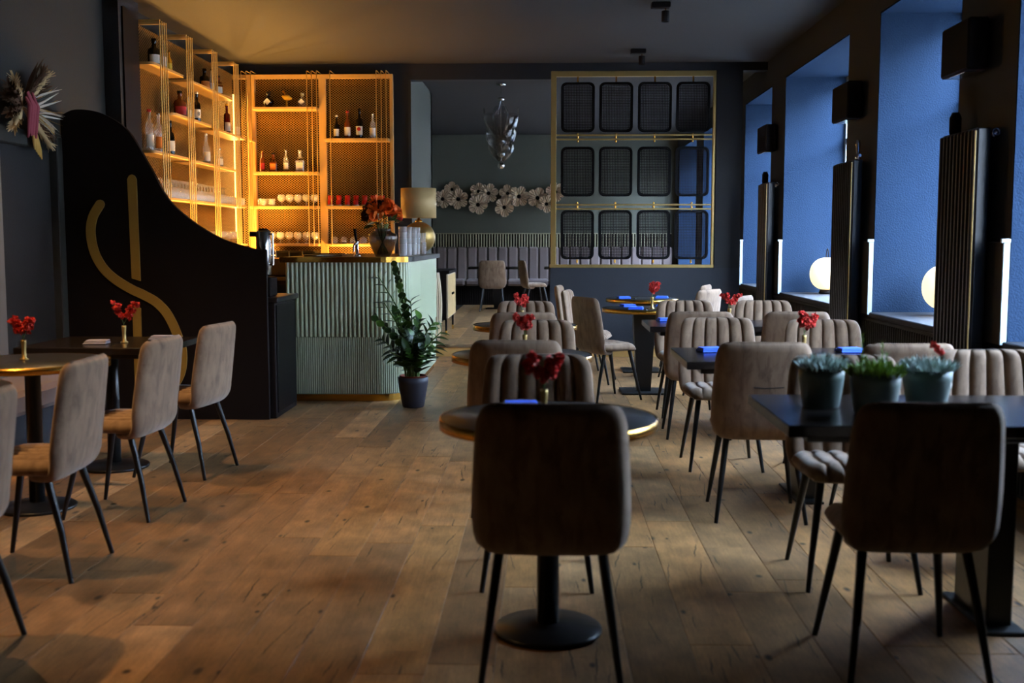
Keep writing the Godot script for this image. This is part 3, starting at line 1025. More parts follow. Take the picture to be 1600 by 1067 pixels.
# ------------------------------------------------------------------ chairs
func chair_back() -> ArrayMesh:
	# swept shell: bottom tucks under the seat, sides wrap slightly forward, six channels on the sitting side
	var pz := [Vector2(0.02, 0.415), Vector2(0.09, 0.413), Vector2(0.15, 0.425), Vector2(0.185, 0.465), Vector2(0.2, 0.53), Vector2(0.212, 0.62), Vector2(0.228, 0.74), Vector2(0.245, 0.875)]
	var wd := [0.150, 0.19, 0.218, 0.234, 0.240, 0.238, 0.230, 0.218]
	var nt := 40
	var rings := []
	var cents := []
	var total := 0.62
	for i in nt + 1:
		var t := float(i) / nt
		t = 0.5 - 0.5 * cos(PI * t) if i > 0 and i < nt else t
		t = lerpf(float(i) / nt, t, 0.55)
		var c: Vector2 = spline(pz, t)
		var d: Vector2 = (spline(pz, minf(t + 0.02, 1.0)) - spline(pz, maxf(t - 0.02, 0.0))).normalized()
		var nrm := Vector2(-d.y, d.x)      # towards the sitter
		var hw: float = spline(wd, t)
		var ends := minf(t, 1.0 - t) * total
		var rc := 0.055
		if ends < rc:
			hw -= rc - sqrt(maxf(rc * rc - (rc - ends) * (rc - ends), 0.0))
		var th := 0.026 * minf(1.0, sqrt(maxf(ends, 0.0) / 0.03) + 0.06)
		var ring := []
		for k in 73:      # sitting side, left to right
			var x := -1.0 + 2.0 * k / 72.0
			var e := pow(maxf(1.0 - pow(absf(x), 8.0), 0.0), 0.5)
			var g := absf(cos(PI * (x * 3.0 + 0.0) + PI / 2.0))
			var ch := 0.05 + 1.15 * pow(g, 0.33)
			ring.append([x * hw, th * e * ch])
		for k in range(1, 17):
			var x := 1.0 - 2.0 * k / 17.0
			var e := pow(maxf(1.0 - pow(absf(x), 6.0), 0.0), 0.5)
			ring.append([x * hw, -th * e])
		var out := []
		for r in ring:
			var wrap: float = 0.55 * r[0] * r[0] * clampf((t - 0.15) * 2.5, 0.0, 1.0)
			out.append(Vector3(r[0], c.y + nrm.y * r[1], c.x + nrm.x * r[1] - wrap))
		rings.append(out)
		cents.append(Vector3(0, c.y, c.x))
	var s := S()
	for i in nt:
		for k in rings[0].size():
			var k2: int = (k + 1) % rings[0].size()
			var q := [rings[i][k], rings[i][k2], rings[i + 1][k2], rings[i + 1][k]]
			var m: Vector3 = (q[0] + q[1] + q[2] + q[3]) / 4.0
			s.add_vertex(q[0]); s.add_vertex(q[2]); s.add_vertex(q[1])
			s.add_vertex(q[0]); s.add_vertex(q[3]); s.add_vertex(q[2])
	for i in [0, nt]:
		for k in range(1, rings[0].size() - 1):
			poly(s, [rings[i][0], rings[i][k], rings[i][k + 1]], Vector3(0, 1 if i == nt else 0, -1 if i == 0 else 0))
	return fin(s)

func chair_seat() -> ArrayMesh:
	var s := S()
	var nu := 60
	var nv := 24
	var P := func(u: float, v: float, topside: bool) -> Vector3:
		var r := pow(pow(absf(u), 6.0) + pow(absf(v), 6.0), 1.0 / 6.0)
		var m := maxf(absf(u), absf(v))
		var k := m / r if r > 1e-6 else 1.0
		var x := u * k * (0.228 - 0.012 * (0.5 - 0.5 * v))
		var z := v * k * 0.19 - 0.005
		var e := pow(maxf(1.0 - pow(m, 7.0), 0.0), 0.5)
		var g := absf(cos(PI * (u * 3.0) + PI / 2.0))
		var y := 0.45 + (0.042 * e * (0.45 + 0.55 * pow(g, 0.4)) if topside else -0.03 * e)
		if v < -0.6:
			y -= 0.018 * pow((-v - 0.6) / 0.4, 2.0)
		return Vector3(x, y, z)
	for side in [true, false]:
		for i in nu:
			for j in nv:
				var u0 := -1.0 + 2.0 * i / nu
				var u1 := -1.0 + 2.0 * (i + 1) / nu
				var v0 := -1.0 + 2.0 * j / nv
				var v1 := -1.0 + 2.0 * (j + 1) / nv
				poly(s, [P.call(u0, v0, side), P.call(u1, v0, side), P.call(u1, v1, side), P.call(u0, v1, side)], Vector3(0, 1 if side else -1, 0) + Vector3(u0 + u1, 0, v0 + v1) * 0.2)
	return fin(s)

var chair0: Node3D
var chair_n := 0
func chair(x: float, d: float, turn: float, label: String, group: String, y := 0.0) -> Node3D:
	var c: Node3D
	if chair0 == null:
		c = thing("dining_chair", label, "chair", Vector3(x, y, -d), turn, group)
		part(c, "backrest", chair_back(), M["velvet_0"])
		part(c, "seat", chair_seat(), M["velvet_0"])
		for sx in [-1.0, 1.0]:
			for sz in [-1.0, 1.0]:
				var pts := [Vector3(sx * 0.155, 0.425, sz * 0.12 - 0.01), Vector3(sx * 0.185, 0.2, sz * 0.175), Vector3(sx * 0.212, 0.0, sz * 0.218)]
				part(c, "leg", tube(pts, [0.0165, 0.0135, 0.0095], 10), M["leg_black"])
		chair0 = c
	else:
		c = copy_of(chair0, Vector3(x, y, -d), turn, label, group)
	chair_n += 1
	var m: StandardMaterial3D = M["velvet_%d" % (chair_n % 3)]
	for k in c.get_children():
		if k.name in ["backrest", "seat"]:
			k.material_override = m
	return c

func round_table(x: float, d: float, label: String, square_base := false) -> Vector3:
	var t := thing("round_table", label, "table", Vector3(x, 0, -d), 0, "round brass-rimmed tables")
	part(t, "tabletop", lathe([Vector2(0, 0.722), Vector2(0.362, 0.722), Vector2(0.366, 0.725), Vector2(0.366, 0.747), Vector2(0.362, 0.75), Vector2(0, 0.75)], 56), M["table_stone"])
	part(t, "brass_rim", lathe([Vector2(0.366, 0.716), Vector2(0.371, 0.716), Vector2(0.371, 0.751), Vector2(0.366, 0.751)], 56), M["brass"])
	if square_base:
		square_pedestal(t, 0.0)
	else:
		part(t, "column", lathe([Vector2(0, 0.02), Vector2(0.038, 0.02), Vector2(0.038, 0.7), Vector2(0.1, 0.705), Vector2(0.1, 0.722), Vector2(0, 0.722)], 24), M["leg_black"])
		part(t, "base_plate", lathe([Vector2(0, 0), Vector2(0.184, 0), Vector2(0.188, 0.004), Vector2(0.188, 0.012), Vector2(0.18, 0.018), Vector2(0.06, 0.032), Vector2(0.04, 0.036), Vector2(0, 0.036)], 40), M["leg_black"])
	return Vector3(x, 0.75, -d)

func square_pedestal(t: Node3D, x: float) -> void:
	var s := S(false)
	for k in 4:
		var a := PI / 4 + PI / 2 * k
		var b := a + PI / 2
		var lo := 0.062 * sqrt(2.0)
		var hi := 0.1 * sqrt(2.0)
		poly(s, [Vector3(lo * cos(a), 0.015, lo * sin(a)), Vector3(lo * cos(b), 0.015, lo * sin(b)), Vector3(hi * cos(b), 0.722, hi * sin(b)), Vector3(hi * cos(a), 0.722, hi * sin(a))], Vector3(cos((a + b) / 2), 0, sin((a + b) / 2)))
	part(t, "column", fin(s), M["leg_black"], Transform3D(Basis(), Vector3(x, 0, 0)))
	part(t, "base_plate", box(Vector3(0.4, 0.016, 0.4), 0.004), M["leg_black"], Transform3D(Basis(), Vector3(x, 0.008, 0)))

func long_table(x0: float, x1: float, d: float, dep: float, label: String, round_base := false, foot := 0.0) -> void:
	var w := x1 - x0
	var t := thing("rectangular_table", label, "table", Vector3((x0 + x1) / 2, 0, -d), 0, "dark rectangular tables")
	part(t, "tabletop", box(Vector3(w, 0.04, dep), 0.003), M["table_wood"], Transform3D(Basis(), Vector3(0, 0.73, 0)))
	part(t, "apron", box(Vector3(w - 0.16, 0.03, dep - 0.16), 0.003), M["leg_black"], Transform3D(Basis(), Vector3(0, 0.695, 0)))
	if round_base:
		part(t, "column", lathe([Vector2(0, 0.02), Vector2(0.038, 0.02), Vector2(0.038, 0.69), Vector2(0, 0.69)], 24), M["leg_black"])
		part(t, "base_plate", lathe([Vector2(0, 0), Vector2(0.195, 0), Vector2(0.2, 0.012), Vector2(0.19, 0.018), Vector2(0.05, 0.034), Vector2(0, 0.036)], 40), M["leg_black"])
	else:
		part(t, "column", box(Vector3(0.09, 0.67, 0.3), 0.006), M["leg_black"], Transform3D(Basis(), Vector3(foot, 0.345, 0)))
		part(t, "base_plate", box(Vector3(0.14, 0.014, 0.44), 0.004), M["leg_black"], Transform3D(Basis(), Vector3(foot, 0.007, 0)))

func napkin(x: float, d: float, turn: float, label: String, grey := false) -> void:
	var g := "grey folded napkins" if grey else "blue folded napkins"
	var t := thing("folded_napkin", label, "napkin", Vector3(x, 0.7515, -d), turn, g)
	var m: StandardMaterial3D = M["napkin_grey" if grey else "napkin_blue"]
	for i in 3:
		var s := S(false)
		var w := 0.13 - i * 0.006
		var l := 0.105 - i * 0.012
		add_box(s, Vector3(i * 0.002, 0.004 + i * 0.0075, -i * 0.003), Vector3(w, 0.007, l), 0.003)
		part(t, "fold", fin(s), m)
	var c := thing("cutlery", "steel cutlery lying beside the " + label.to_lower(), "cutlery", Vector3(x, 0.751, -d) + Vector3(0.1, 0, 0).rotated(Vector3.UP, deg_to_rad(turn)), turn, "cutlery by the napkins")
	part(c, "handle", box(Vector3(0.01, 0.005, 0.11), 0.002), M["steel"], Transform3D(Basis(), Vector3(0, 0.003, 0.04)))
	part(c, "blade", box(Vector3(0.016, 0.004, 0.09), 0.0018), M["steel"], Transform3D(Basis(), Vector3(0, 0.003, -0.058)))

func blossom_mesh(sd: int, n := 11, size := 0.02) -> ArrayMesh:
	# a ruffled floret: petals set round a small core
	var r := RandomNumberGenerator.new()
	r.seed = sd
	var s := S()
	for k in n:
		var dir := Vector3(r.randf_range(-1, 1), r.randf_range(-0.5, 1.0), r.randf_range(-1, 1)).normalized()
		var b := look(dir, r.randf() * TAU)
		var L := size * r.randf_range(0.8, 1.3)
		var w := size * 0.55
		var row := []
		for i in 4:
			var t := i / 3.0
			var ww := w * sin(PI * (0.15 + 0.75 * t))
			var bend := 0.3 * L * t * t
			row.append([b * Vector3(-ww, L * t, bend), b * Vector3(0, L * t, bend - 0.12 * size), b * Vector3(ww, L * t, bend)])
		for i in 3:
			for j in 2:
				poly(s, [row[i][j], row[i][j + 1], row[i + 1][j + 1], row[i + 1][j]], b * Vector3(0, 0.2, -1))
	return fin(s)

var blossoms := []
func vase_flowers(x: float, d: float, sd: int, label: String, spread := 0.05, y := 0.75) -> void:
	if blossoms.is_empty():
		for k in 4:
			blossoms.append(blossom_mesh(100 + k, 24, 0.0145))
	var r := RandomNumberGenerator.new()
	r.seed = sd
	var t := thing("bud_vase", label, "vase", Vector3(x, y + 0.001, -d), 0, "bud vases with red blossom sprigs")
	part(t, "vase", lathe([Vector2(0, 0), Vector2(0.021, 0), Vector2(0.022, 0.005), Vector2(0.011, 0.012), Vector2(0.01, 0.05), Vector2(0.013, 0.09), Vector2(0.0135, 0.1), Vector2(0.0115, 0.1), Vector2(0.008, 0.05), Vector2(0, 0.045)], 16), M["brass_dark"])
	for k in 2:
		var lean := Vector3(r.randf_range(-1, 1) * spread + (0.045 if k == 1 else -0.045), 0.0, r.randf_range(-0.02, 0.02))
		var top := Vector3(lean.x, r.randf_range(0.19, 0.235), lean.z)
		var st := part(t, "stem", tube([Vector3(0, 0.05, 0), Vector3(0, 0.11, 0), top.lerp(Vector3(0, 0.11, 0), 0.45) + Vector3(0, 0.01, 0), top], [0.0022], 5), M["stem_green"])
		for j in 19:
			var f := 0.35 + 0.65 * j / 18.0
			var p := Vector3(0, 0.11, 0).lerp(top, f) + Vector3(r.randf_range(-1, 1), r.randf_range(-0.6, 0.8), r.randf_range(-1, 1)) * 0.019
			part(st, "blossom", blossoms[r.randi() % 4], M["flower_red"], Transform3D(Basis.from_euler(Vector3(r.randf() * 6, r.randf() * 6, 0)), p))

func build_chairs_tables() -> void:
	var gm := "chairs at the round tables down the aisle"
	var gr := "chairs at the dark rectangular tables"
	var gl := "chairs along the bench tables"
	var gb := "chairs at the brass tables before the divider"
	# aisle: three round tables
	round_table(0.01, 3.67, "round dark table with brass rim and single blue napkin by black chair back")
	round_table(-0.125, 5.71, "round brass-rimmed table second along the aisle, between paired chairs")
	round_table(-0.147, 7.72, "round brass-rimmed table third along the aisle, closest to the step")
	chair(0.018, 3.38, 0, "large black-looking chair seen from behind at the first aisle table", gm)
	chair(-0.031, 4.29, 180, "chair with channelled back facing out behind the single blue napkin", gm)
	chair(-0.142, 5.41, 0, "smooth-backed chair turned away, second aisle table's near seat", gm)
	chair(-0.052, 6.25, 180, "channelled chair facing out across the second aisle table", gm)
	chair(-0.145, 7.42, 0, "smooth-backed chair turned away at the third aisle table", gm)
	chair(-0.154, 8.29, 180, "channelled chair facing out at the third aisle table by the step", gm)
	vase_flowers(-0.005, 3.62, 1, "bud vase with red sprigs on the first aisle table beside blue napkin", 0.02)
	vase_flowers(-0.11, 5.74, 2, "bud vase with red sprigs on the second round aisle table", 0.02)
	vase_flowers(-0.17, 7.76, 3, "bud vase with red sprigs on the third round aisle table", 0.02)
	napkin(-0.092, 3.86, 4, "Blue napkin on the first round aisle table")
	# window side: three dark tables
	long_table(0.79, 2.19, 3.88, 0.72, "dark table carrying three planted pots", false, 0.09)
	long_table(0.70, 2.1, 5.74, 0.72, "dark rectangular table between the planted pots and the window chairs", false, -0.04)
	long_table(0.725, 2.12, 7.9, 0.66, "dark rectangular table nearest the brass-rimmed round tables", false, -0.05)
	chair(1.139, 3.44, 0, "black-looking chair seen from behind at the table with three pots", gr)
	chair(1.23, 4.32, 178, "channelled chair facing out behind the silver and green pots", gr)
	chair(1.93, 4.56, 181, "wide-looking channelled chair facing out at the picture's edge by third pot", gr)
	var cm := chair(1.04, 5.34, -3, "smooth-backed chair with a crease line, just behind the silver pot", gr)
	part(cm, "crease_seam", tube([Vector3(-0.05, 0.66, 0.242), Vector3(0.0, 0.657, 0.243), Vector3(0.09, 0.661, 0.240)], [0.0028], 5), M["leg_black"])
	chair(1.678, 5.3, 2, "smooth-backed chair turned away between the green pot and third pot", gr)
	chair(1.056, 6.5, 180, "channelled chair with visible seat behind a lone blue napkin", gr)
	chair(1.663, 6.35, 180, "channelled chair behind red sprigs above the silver pot", gr)
	chair(1.046, 7.53, -2, "smooth-backed chair just behind the channelled chair with visible seat", gr)
	chair(1.686, 7.55, 0, "smooth-backed chair below the globe lamp window, turned away", gr)
	chair(1.1, 8.42, 180, "channelled chair beyond the dark table, next to brass tabletop", gr)
	chair(1.72, 8.44, 180, "channelled chair against the panelling under the further globe lamp", gr)
	vase_flowers(1.36, 5.75, 4, "bud vase with red sprigs on the middle dark table", 0.05)
	vase_flowers(1.345, 8.0, 5, "bud vase with red sprigs on the dark table near the window panelling", 0.03)
	napkin(0.889, 5.87, 15, "Blue napkin on the middle dark table's aisle end")
	napkin(1.632, 5.87, 8, "Blue napkin behind the green plant on middle dark table")
	napkin(0.895, 8.1, 10, "Blue napkin on dark table's corner near the brass tables")
	# round tables in front of the divider
	round_table(0.87, 9.66, "round brass-rimmed table with square foot beside the angled chair", true)
	round_table(0.99, 11.25, "round brass-rimmed table right in front of the divider wall", true)
	chair(0.52, 9.25, -62, "angled chair with dark back and lit seat by the brass tables", gb)
	chair(0.42, 10.35, -102, "pale-topped channelled chair behind the angled dark chair", gb)
	chair(0.36, 11.45, -98, "olive-topped chair against the navy divider wall", gb)
	chair(1.5, 9.5, 55, "pale blue-grey smooth chair back lit by the window, near brass table", gb)
	chair(1.42, 10.75, 50, "dark smooth chair with pale rim right of the brass tables", gb)
	chair(1.5, 11.75, 70, "small pale-topped chair closest to the divider beside the window", gb)
	vase_flowers(0.93, 9.55, 6, "bud vase with tall leaning red sprigs on brass table", 0.06)
	napkin(0.74, 9.82, 20, "Blue napkin on the square-footed brass table's back half")
	napkin(0.78, 9.45, -10, "Blue napkin on the square-footed brass table, front half")
	napkin(1.06, 9.82, -20, "Blue napkin on brass table beside the pale chair")
	napkin(0.8, 11.2, 10, "Blue napkin on the table by the divider, chair side")
	napkin(1.2, 11.3, -10, "Blue napkin on the table by the divider, window side")
	# bench side
	long_table(-2.98, -2.16, 6.33, 0.72, "dark rectangular table before the black curved screen", true)
	round_table(-2.567, 5.33, "round brass-rimmed table next to the bench, with red sprigs")
	round_table(-2.56, 4.28, "round brass-rimmed table mostly cut off by the picture's edge")
	chair(-2.1, 6.22, 81, "taupe chair on its own in front of the black screen", gl)
	chair(-2.1, 5.29, 85, "taupe chair in front of the dark rectangular bench table", gl)
	chair(-2.09, 4.34, 91, "taupe chair pushed up to the brass bench table", gl)
	chair(-2.0, 3.36, 92, "taupe chair cut off by the picture's edge", gl)
	vase_flowers(-2.47, 6.28, 7, "bud vase with red sprigs on the rectangular bench table", 0.03)
	vase_flowers(-2.62, 5.36, 8, "bud vase with red sprigs on the round bench table", 0.0)
	napkin(-2.6, 6.2, 5, "Grey napkin on the rectangular bench table, wall side", true)
	napkin(-2.33, 6.5, 5, "Grey napkin on the rectangular bench table, chair side", true)
	# bench along the wall
	var b := thing("wall_bench", "taupe velvet bench with dark plinth along the doorway wall", "bench", Vector3(XL, 0, -4.9))
	add_slab(b, "plinth", 0.12, 0.5, 0.0, 0.32, -2.2, 2.2, "wall_navy")
	for i in 4:
		add_slab(b, "seat_cushion", 0.1, 0.56, 0.325, 0.47, -2.25 + i * 1.125, -2.25 + (i + 1) * 1.125 - 0.01, "velvet_bench", 0.03)

# ------------------------------------------------------------------ street outside
func build_street() -> void:
	slab("pavement", 3.2, 40.0, -0.35, -0.25, 30.0, -60.0, "street_stone")
	var b := slab("building_opposite", 15.0, 19.0, -0.25, 7.0, 20.0, -45.0, "facade")  # out of view, placed to block low sky light from the windows
	var wm := box(Vector3(0.1, 1.6, 1.1), 0.01)
	for f in 2:
		for i in 20:
			part(b, "window", wm, M["glass_dark"], Transform3D(Basis(), Vector3(-2.0, -1.5 + f * 3.1, -30.0 + i * 3.1)))

# ------------------------------------------------------------------ second room
func petal_fan(r: float, n: int, ruffles: int, lift: float, sd: int) -> ArrayMesh:
	# one ruffled metal petal disc sector set: n lobes with pleats
	var s := S(false)
	var rr := RandomNumberGenerator.new()
	rr.seed = sd
	var seg := n * ruffles * 2
	var rad := 4
	var P := func(i: int, j: int) -> Vector3:
		var a := TAU * i / seg
		var lobe: float = 0.72 + 0.28 * sqrt(absf(sin(a * n / 2.0)))
		var q := float(j) / rad
		var ra := r * lerpf(0.12, lobe, q)
		var z := lift * q * q + (0.11 if i % 2 == 0 else -0.11) * q
		return Vector3(ra * cos(a), ra * sin(a), z)
	for i in seg:
		for j in rad:
			poly(s, [P.call(i, j), P.call(i + 1, j), P.call(i + 1, j + 1), P.call(i, j + 1)], Vector3(0, 0, 1))
	return fin(s)

func build_second_room() -> void:
	# metal flowers on the end wall, in clusters of three
	var fl := [[-1.798, 2.311, 0.15], [-1.676, 2.129, 0.20], [-1.97, 2.129, 0.18], [-1.29, 2.274, 0.165], [-1.095, 2.237, 0.19], [-1.297, 2.019, 0.19], [-0.734, 2.237, 0.165], [-0.515, 2.176, 0.2], [-0.795, 1.97, 0.185], [-0.161, 2.151, 0.2], [0.18, 2.26, 0.19], [0.01, 2.03, 0.165]]
	var lab := ["cluster of three ruffled metal wall flowers beside the gold lamp shade", "cluster of ruffled metal wall flowers below the chandelier, lamp side", "cluster of ruffled metal wall flowers below the chandelier, divider side", "cluster of ruffled metal wall flowers crossed by the brass divider post"]
	var big := [petal_fan(1.0, 5, 4, 0.30, 1), petal_fan(1.0, 6, 4, 0.34, 2)]
	var small := petal_fan(0.55, 4, 3, 0.36, 3)
	for c in 4:
		var t := thing("metal_wall_flowers", lab[c], "wall decoration", Vector3(fl[c * 3][0], fl[c * 3][1], ZE + 0.02), 0, "metal wall flower clusters")
		part(t, "mounting_rod", box(Vector3(0.3, 0.02, 0.02), 0.003), M["matt_black"], Transform3D(Basis(), Vector3(0.05, -0.1, 0.0)))
		for k in 3:
			var f: Array = fl[c * 3 + k]
			var p := Vector3(f[0] - fl[c * 3][0], f[1] - fl[c * 3][1], 0.03 + 0.035 * k)
			var sc: float = f[2]
			var bs := Basis(Vector3(0, 0, 1), rng.randf() * 6.0).scaled(Vector3(sc, sc, 0.18))
			var o := part(t, "flower", big[k % 2], M["metal_flower"], Transform3D(bs, p))
			part(o, "inner_petals", small, M["metal_flower"], Transform3D(Basis(Vector3(0, 0, 1), 0.6), Vector3(0, 0, 0.08)))
			part(o, "flower_heart", lathe([Vector2(0, 0.24), Vector2(0.12, 0.2), Vector2(0.2, 0.08), Vector2(0.2, 0.0)], 12), M["matt_black"], Transform3D(Basis(Vector3(1, 0, 0), PI / 2), Vector3(0, 0, 0.1)))
	# slatted strip above the bench
	var sl := thing("slat_panel", "strip of pale upright wooden slats above the velvet bench", "wall panel", Vector3(0, 1.205, ZE))
	add_slab(sl, "backing", -2.3, 2.4, 0.0, 0.27, 0.002, 0.02, "matt_black")
	add_slab(sl, "top_rail", -2.3, 2.4, 0.262, 0.275, 0.02, 0.05, "slat_wood")
	var sm := box(Vector3(0.022, 0.255, 0.022), 0.003)
	for i in 90:
		part(sl, "slat", sm, M["slat_wood"], Transform3D(Basis(), Vector3(-2.28 + i * 0.052, 0.132, 0.033)))
	# bench
	var b := thing("wall_bench", "long taupe velvet bench with channelled back under the slats", "bench", Vector3(0, STEP, ZE))
	add_slab(b, "plinth", -2.3, 2.4, 0.0, 0.36, 0.03, 0.5, "matt_black")
	var bm := box(Vector3(0.19, 0.66, 0.1), 0.03)
	var sm2 := box(Vector3(0.78, 0.12, 0.6), 0.035)
	for i in 24:
		part(b, "back_channel", bm, M["velvet_bench"], Transform3D(Basis(Vector3(1, 0, 0), -0.06), Vector3(-2.2 + i * 0.196, 0.76, 0.1)))
	for i in 6:
		part(b, "seat_cushion", sm2, M["velvet_bench"], Transform3D(Basis(), Vector3(-1.91 + i * 0.785, 0.425, 0.36)))
	var pl := S(false)
	for i in 110:
		add_box(pl, Vector3(-2.28 + i * 0.0425, 0.17, 0.508), Vector3(0.022, 0.32, 0.016), 0.002)
	part(b, "ribbing", fin(pl), M["matt_black"]).set_meta("kind", "stuff")
	# tables and chairs at that bench
	for k in 2:
		var x: float = [-0.86, 0.62][k]
		var t := thing("square_table", ["small dark table at the bench behind the far chair", "small dark table at the bench by the divider post"][k], "table", Vector3(x, STEP, -19.4), 0, "small tables in the second room")
		part(t, "tabletop", box(Vector3(1.0 if k == 0 else 1.3, 0.04, 0.7), 0.004), M["table_wood"], Transform3D(Basis(), Vector3(0, 0.73, 0)))
		square_pedestal(t, 0.0)
	chair(-0.915, 18.72, 0, "chair seen from behind at the bench below the chandelier", "chairs in the second room", STEP)
	chair(-0.2, 18.75, -75, "side-on chair beside the divider post in the second room", "chairs in the second room", STEP)
	var nf := thing("place_card", "tiny white folded card on the table behind the far chair", "card", Vector3(-0.88, STEP + 0.7505, -19.4), 20)
	var ns := S(false)
	add_prism(ns, PackedVector2Array([Vector2(-0.05, 0), Vector2(0.0, 0.1), Vector2(0.05, 0), Vector2(0.044, 0), Vector2(0.0, 0.088), Vector2(-0.044, 0)]), -0.06, 0.06)
	part(nf, "card", fin(ns), M["label_white"])
	# sideboard and barrel stand by the passage wall
	var sb := thing("sideboard", "black sideboard with cream patterned doors on brass-tipped legs", "sideboard", Vector3(-1.40, STEP, -14.42))
	add_slab(sb, "carcass", -0.15, 0.13, 0.2, 0.79, -0.56, 0.56, "matt_black")
	add_slab(sb, "top", -0.16, 0.17, 0.79, 0.83, -0.58, 0.58, "matt_black")
	for i in 2:
		var dr := add_slab(sb, "door", 0.13, 0.152, 0.22, 0.78, -0.55 + i * 0.555, -0.01 + i * 0.555, "cream")
		for j in 9:
			part(dr, "door_rib", box(Vector3(0.008, 0.54, 0.02), 0.002), M["shade_gold"], Transform3D(Basis(), Vector3(0.013, 0, -0.24 + j * 0.06)))
		part(dr, "knob", lathe([Vector2(0, 0), Vector2(0.012, 0), Vector2(0.018, 0.02), Vector2(0, 0.026)], 12), M["matt_black"], Transform3D(Basis(Vector3(0, 0, 1), -PI / 2), Vector3(0.014, 0.02, 0.2 if i == 0 else -0.2)))
	for z in [-0.5, 0.5]:
		for x in [-0.12, 0.12]:
			var lg := part(sb, "leg", tube([Vector3(x, 0.2, z), Vector3(x, 0.0, z)], [0.016, 0.011], 10), M["matt_black"])
			part(lg, "leg_tip", tube([Vector3(x, 0.06, z), Vector3(x, 0.0, z)], [0.0145, 0.0125], 10), M["brass"])
	var br := thing("barrel_stand", "cream ribbed barrel-shaped stand between bar counter and sideboard", "stand", Vector3(-1.405, STEP, -13.35))
	part(br, "core", lathe([Vector2(0, 0.0), Vector2(0.085, 0.0), Vector2(0.105, 0.2), Vector2(0.118, 0.42), Vector2(0.105, 0.64), Vector2(0.085, 0.82), Vector2(0, 0.82)], 24), M["dry_brown"])
	for i in 22:
		var a := TAU * i / 22
		var pts := []
		for j in 9:
			var q := j / 8.0
			var r2 := 0.088 + 0.034 * sin(PI * q)
			pts.append(Vector3(r2 * cos(a), 0.82 * q, r2 * sin(a)))
		part(br, "stave", tube(pts, [0.011], 6), M["cream"])
	# chandelier
	var ch := thing("chandelier", "tiered smoked glass petal chandelier with chrome balls", "chandelier", Vector3(-0.581, 2.27, -14.2))
	part(ch, "ceiling_rose", lathe([Vector2(0, HC - 2.27), Vector2(0.065, HC - 2.27), Vector2(0.06, HC - 2.295), Vector2(0, HC - 2.3)], 20), M["chrome"])
	part(ch, "rod", tube([Vector3(0, 0.1, 0), Vector3(0, HC - 2.29, 0)], [0.006], 8), M["chrome"])
	for k in 3:
		part(ch, "cable", tube([Vector3(0.09 * cos(k * 2.1), 0.7, 0.09 * sin(k * 2.1)), Vector3(0, 0.9, 0)], [0.003], 5), M["chrome"])
	part(ch, "hub", lathe([Vector2(0, 0.86), Vector2(0.04, 0.87), Vector2(0.04, 0.9), Vector2(0, 0.91)], 14), M["chrome"])
	var tiers := [[0.37, 0.72, 0.23, 8, 0.16], [0.21, 0.49, 0.2, 7, 0.14], [0.09, 0.33, 0.17, 6, 0.13]]
	for ti in 3:
		var q: Array = tiers[ti]
		for k in q[3]:
			var a: float = TAU * k / q[3] + ti * 0.3
			var s := S()
			var w: float = q[4]
			var h: float = q[1] - q[0] + (0.05 if k % 2 == 0 else -0.03)
			var P := func(i: int, j: int) -> Vector3:
				var u := -1.0 + 2.0 * i / 8.0
				var v := j / 8.0
				var ww: float = w * 0.62 * (0.35 + 0.65 * sin(PI * 0.5 * minf(v * 2.0, 1.0)))
				if v > 0.8:
					ww *= sqrt(1.0 - 0.55 * pow((v - 0.8) / 0.2, 2.0))
				var rad: float = q[2] * (0.25 + 0.75 * sin(PI * 0.5 * minf(v * 1.25, 1.0))) - 0.02 * u * u
				return Vector3(rad, h * v, u * ww)
			for i in 8:
				for j in 8:
					poly(s, [P.call(i, j), P.call(i + 1, j), P.call(i + 1, j + 1), P.call(i, j + 1)], Vector3(1, 0, 0))
			part(ch, "glass_petal", fin(s), M["glass_chandelier"], Transform3D(Basis(Vector3.UP, a), Vector3(0, q[0], 0)))
		part(ch, "chrome_ball", lathe(ball(0.05 if ti < 2 else 0.045), 18), M["chrome"], Transform3D(Basis(), Vector3(0, q[0] - 0.02 if ti < 2 else 0.04, 0)))

func ball(r: float, n := 10) -> Array:
	var p := []
	for i in n + 1:
		var a := -PI / 2 + PI * i / n
		p.append(Vector2(r * cos(a) if i > 0 and i < n else 0.0, r * sin(a)))
	return p

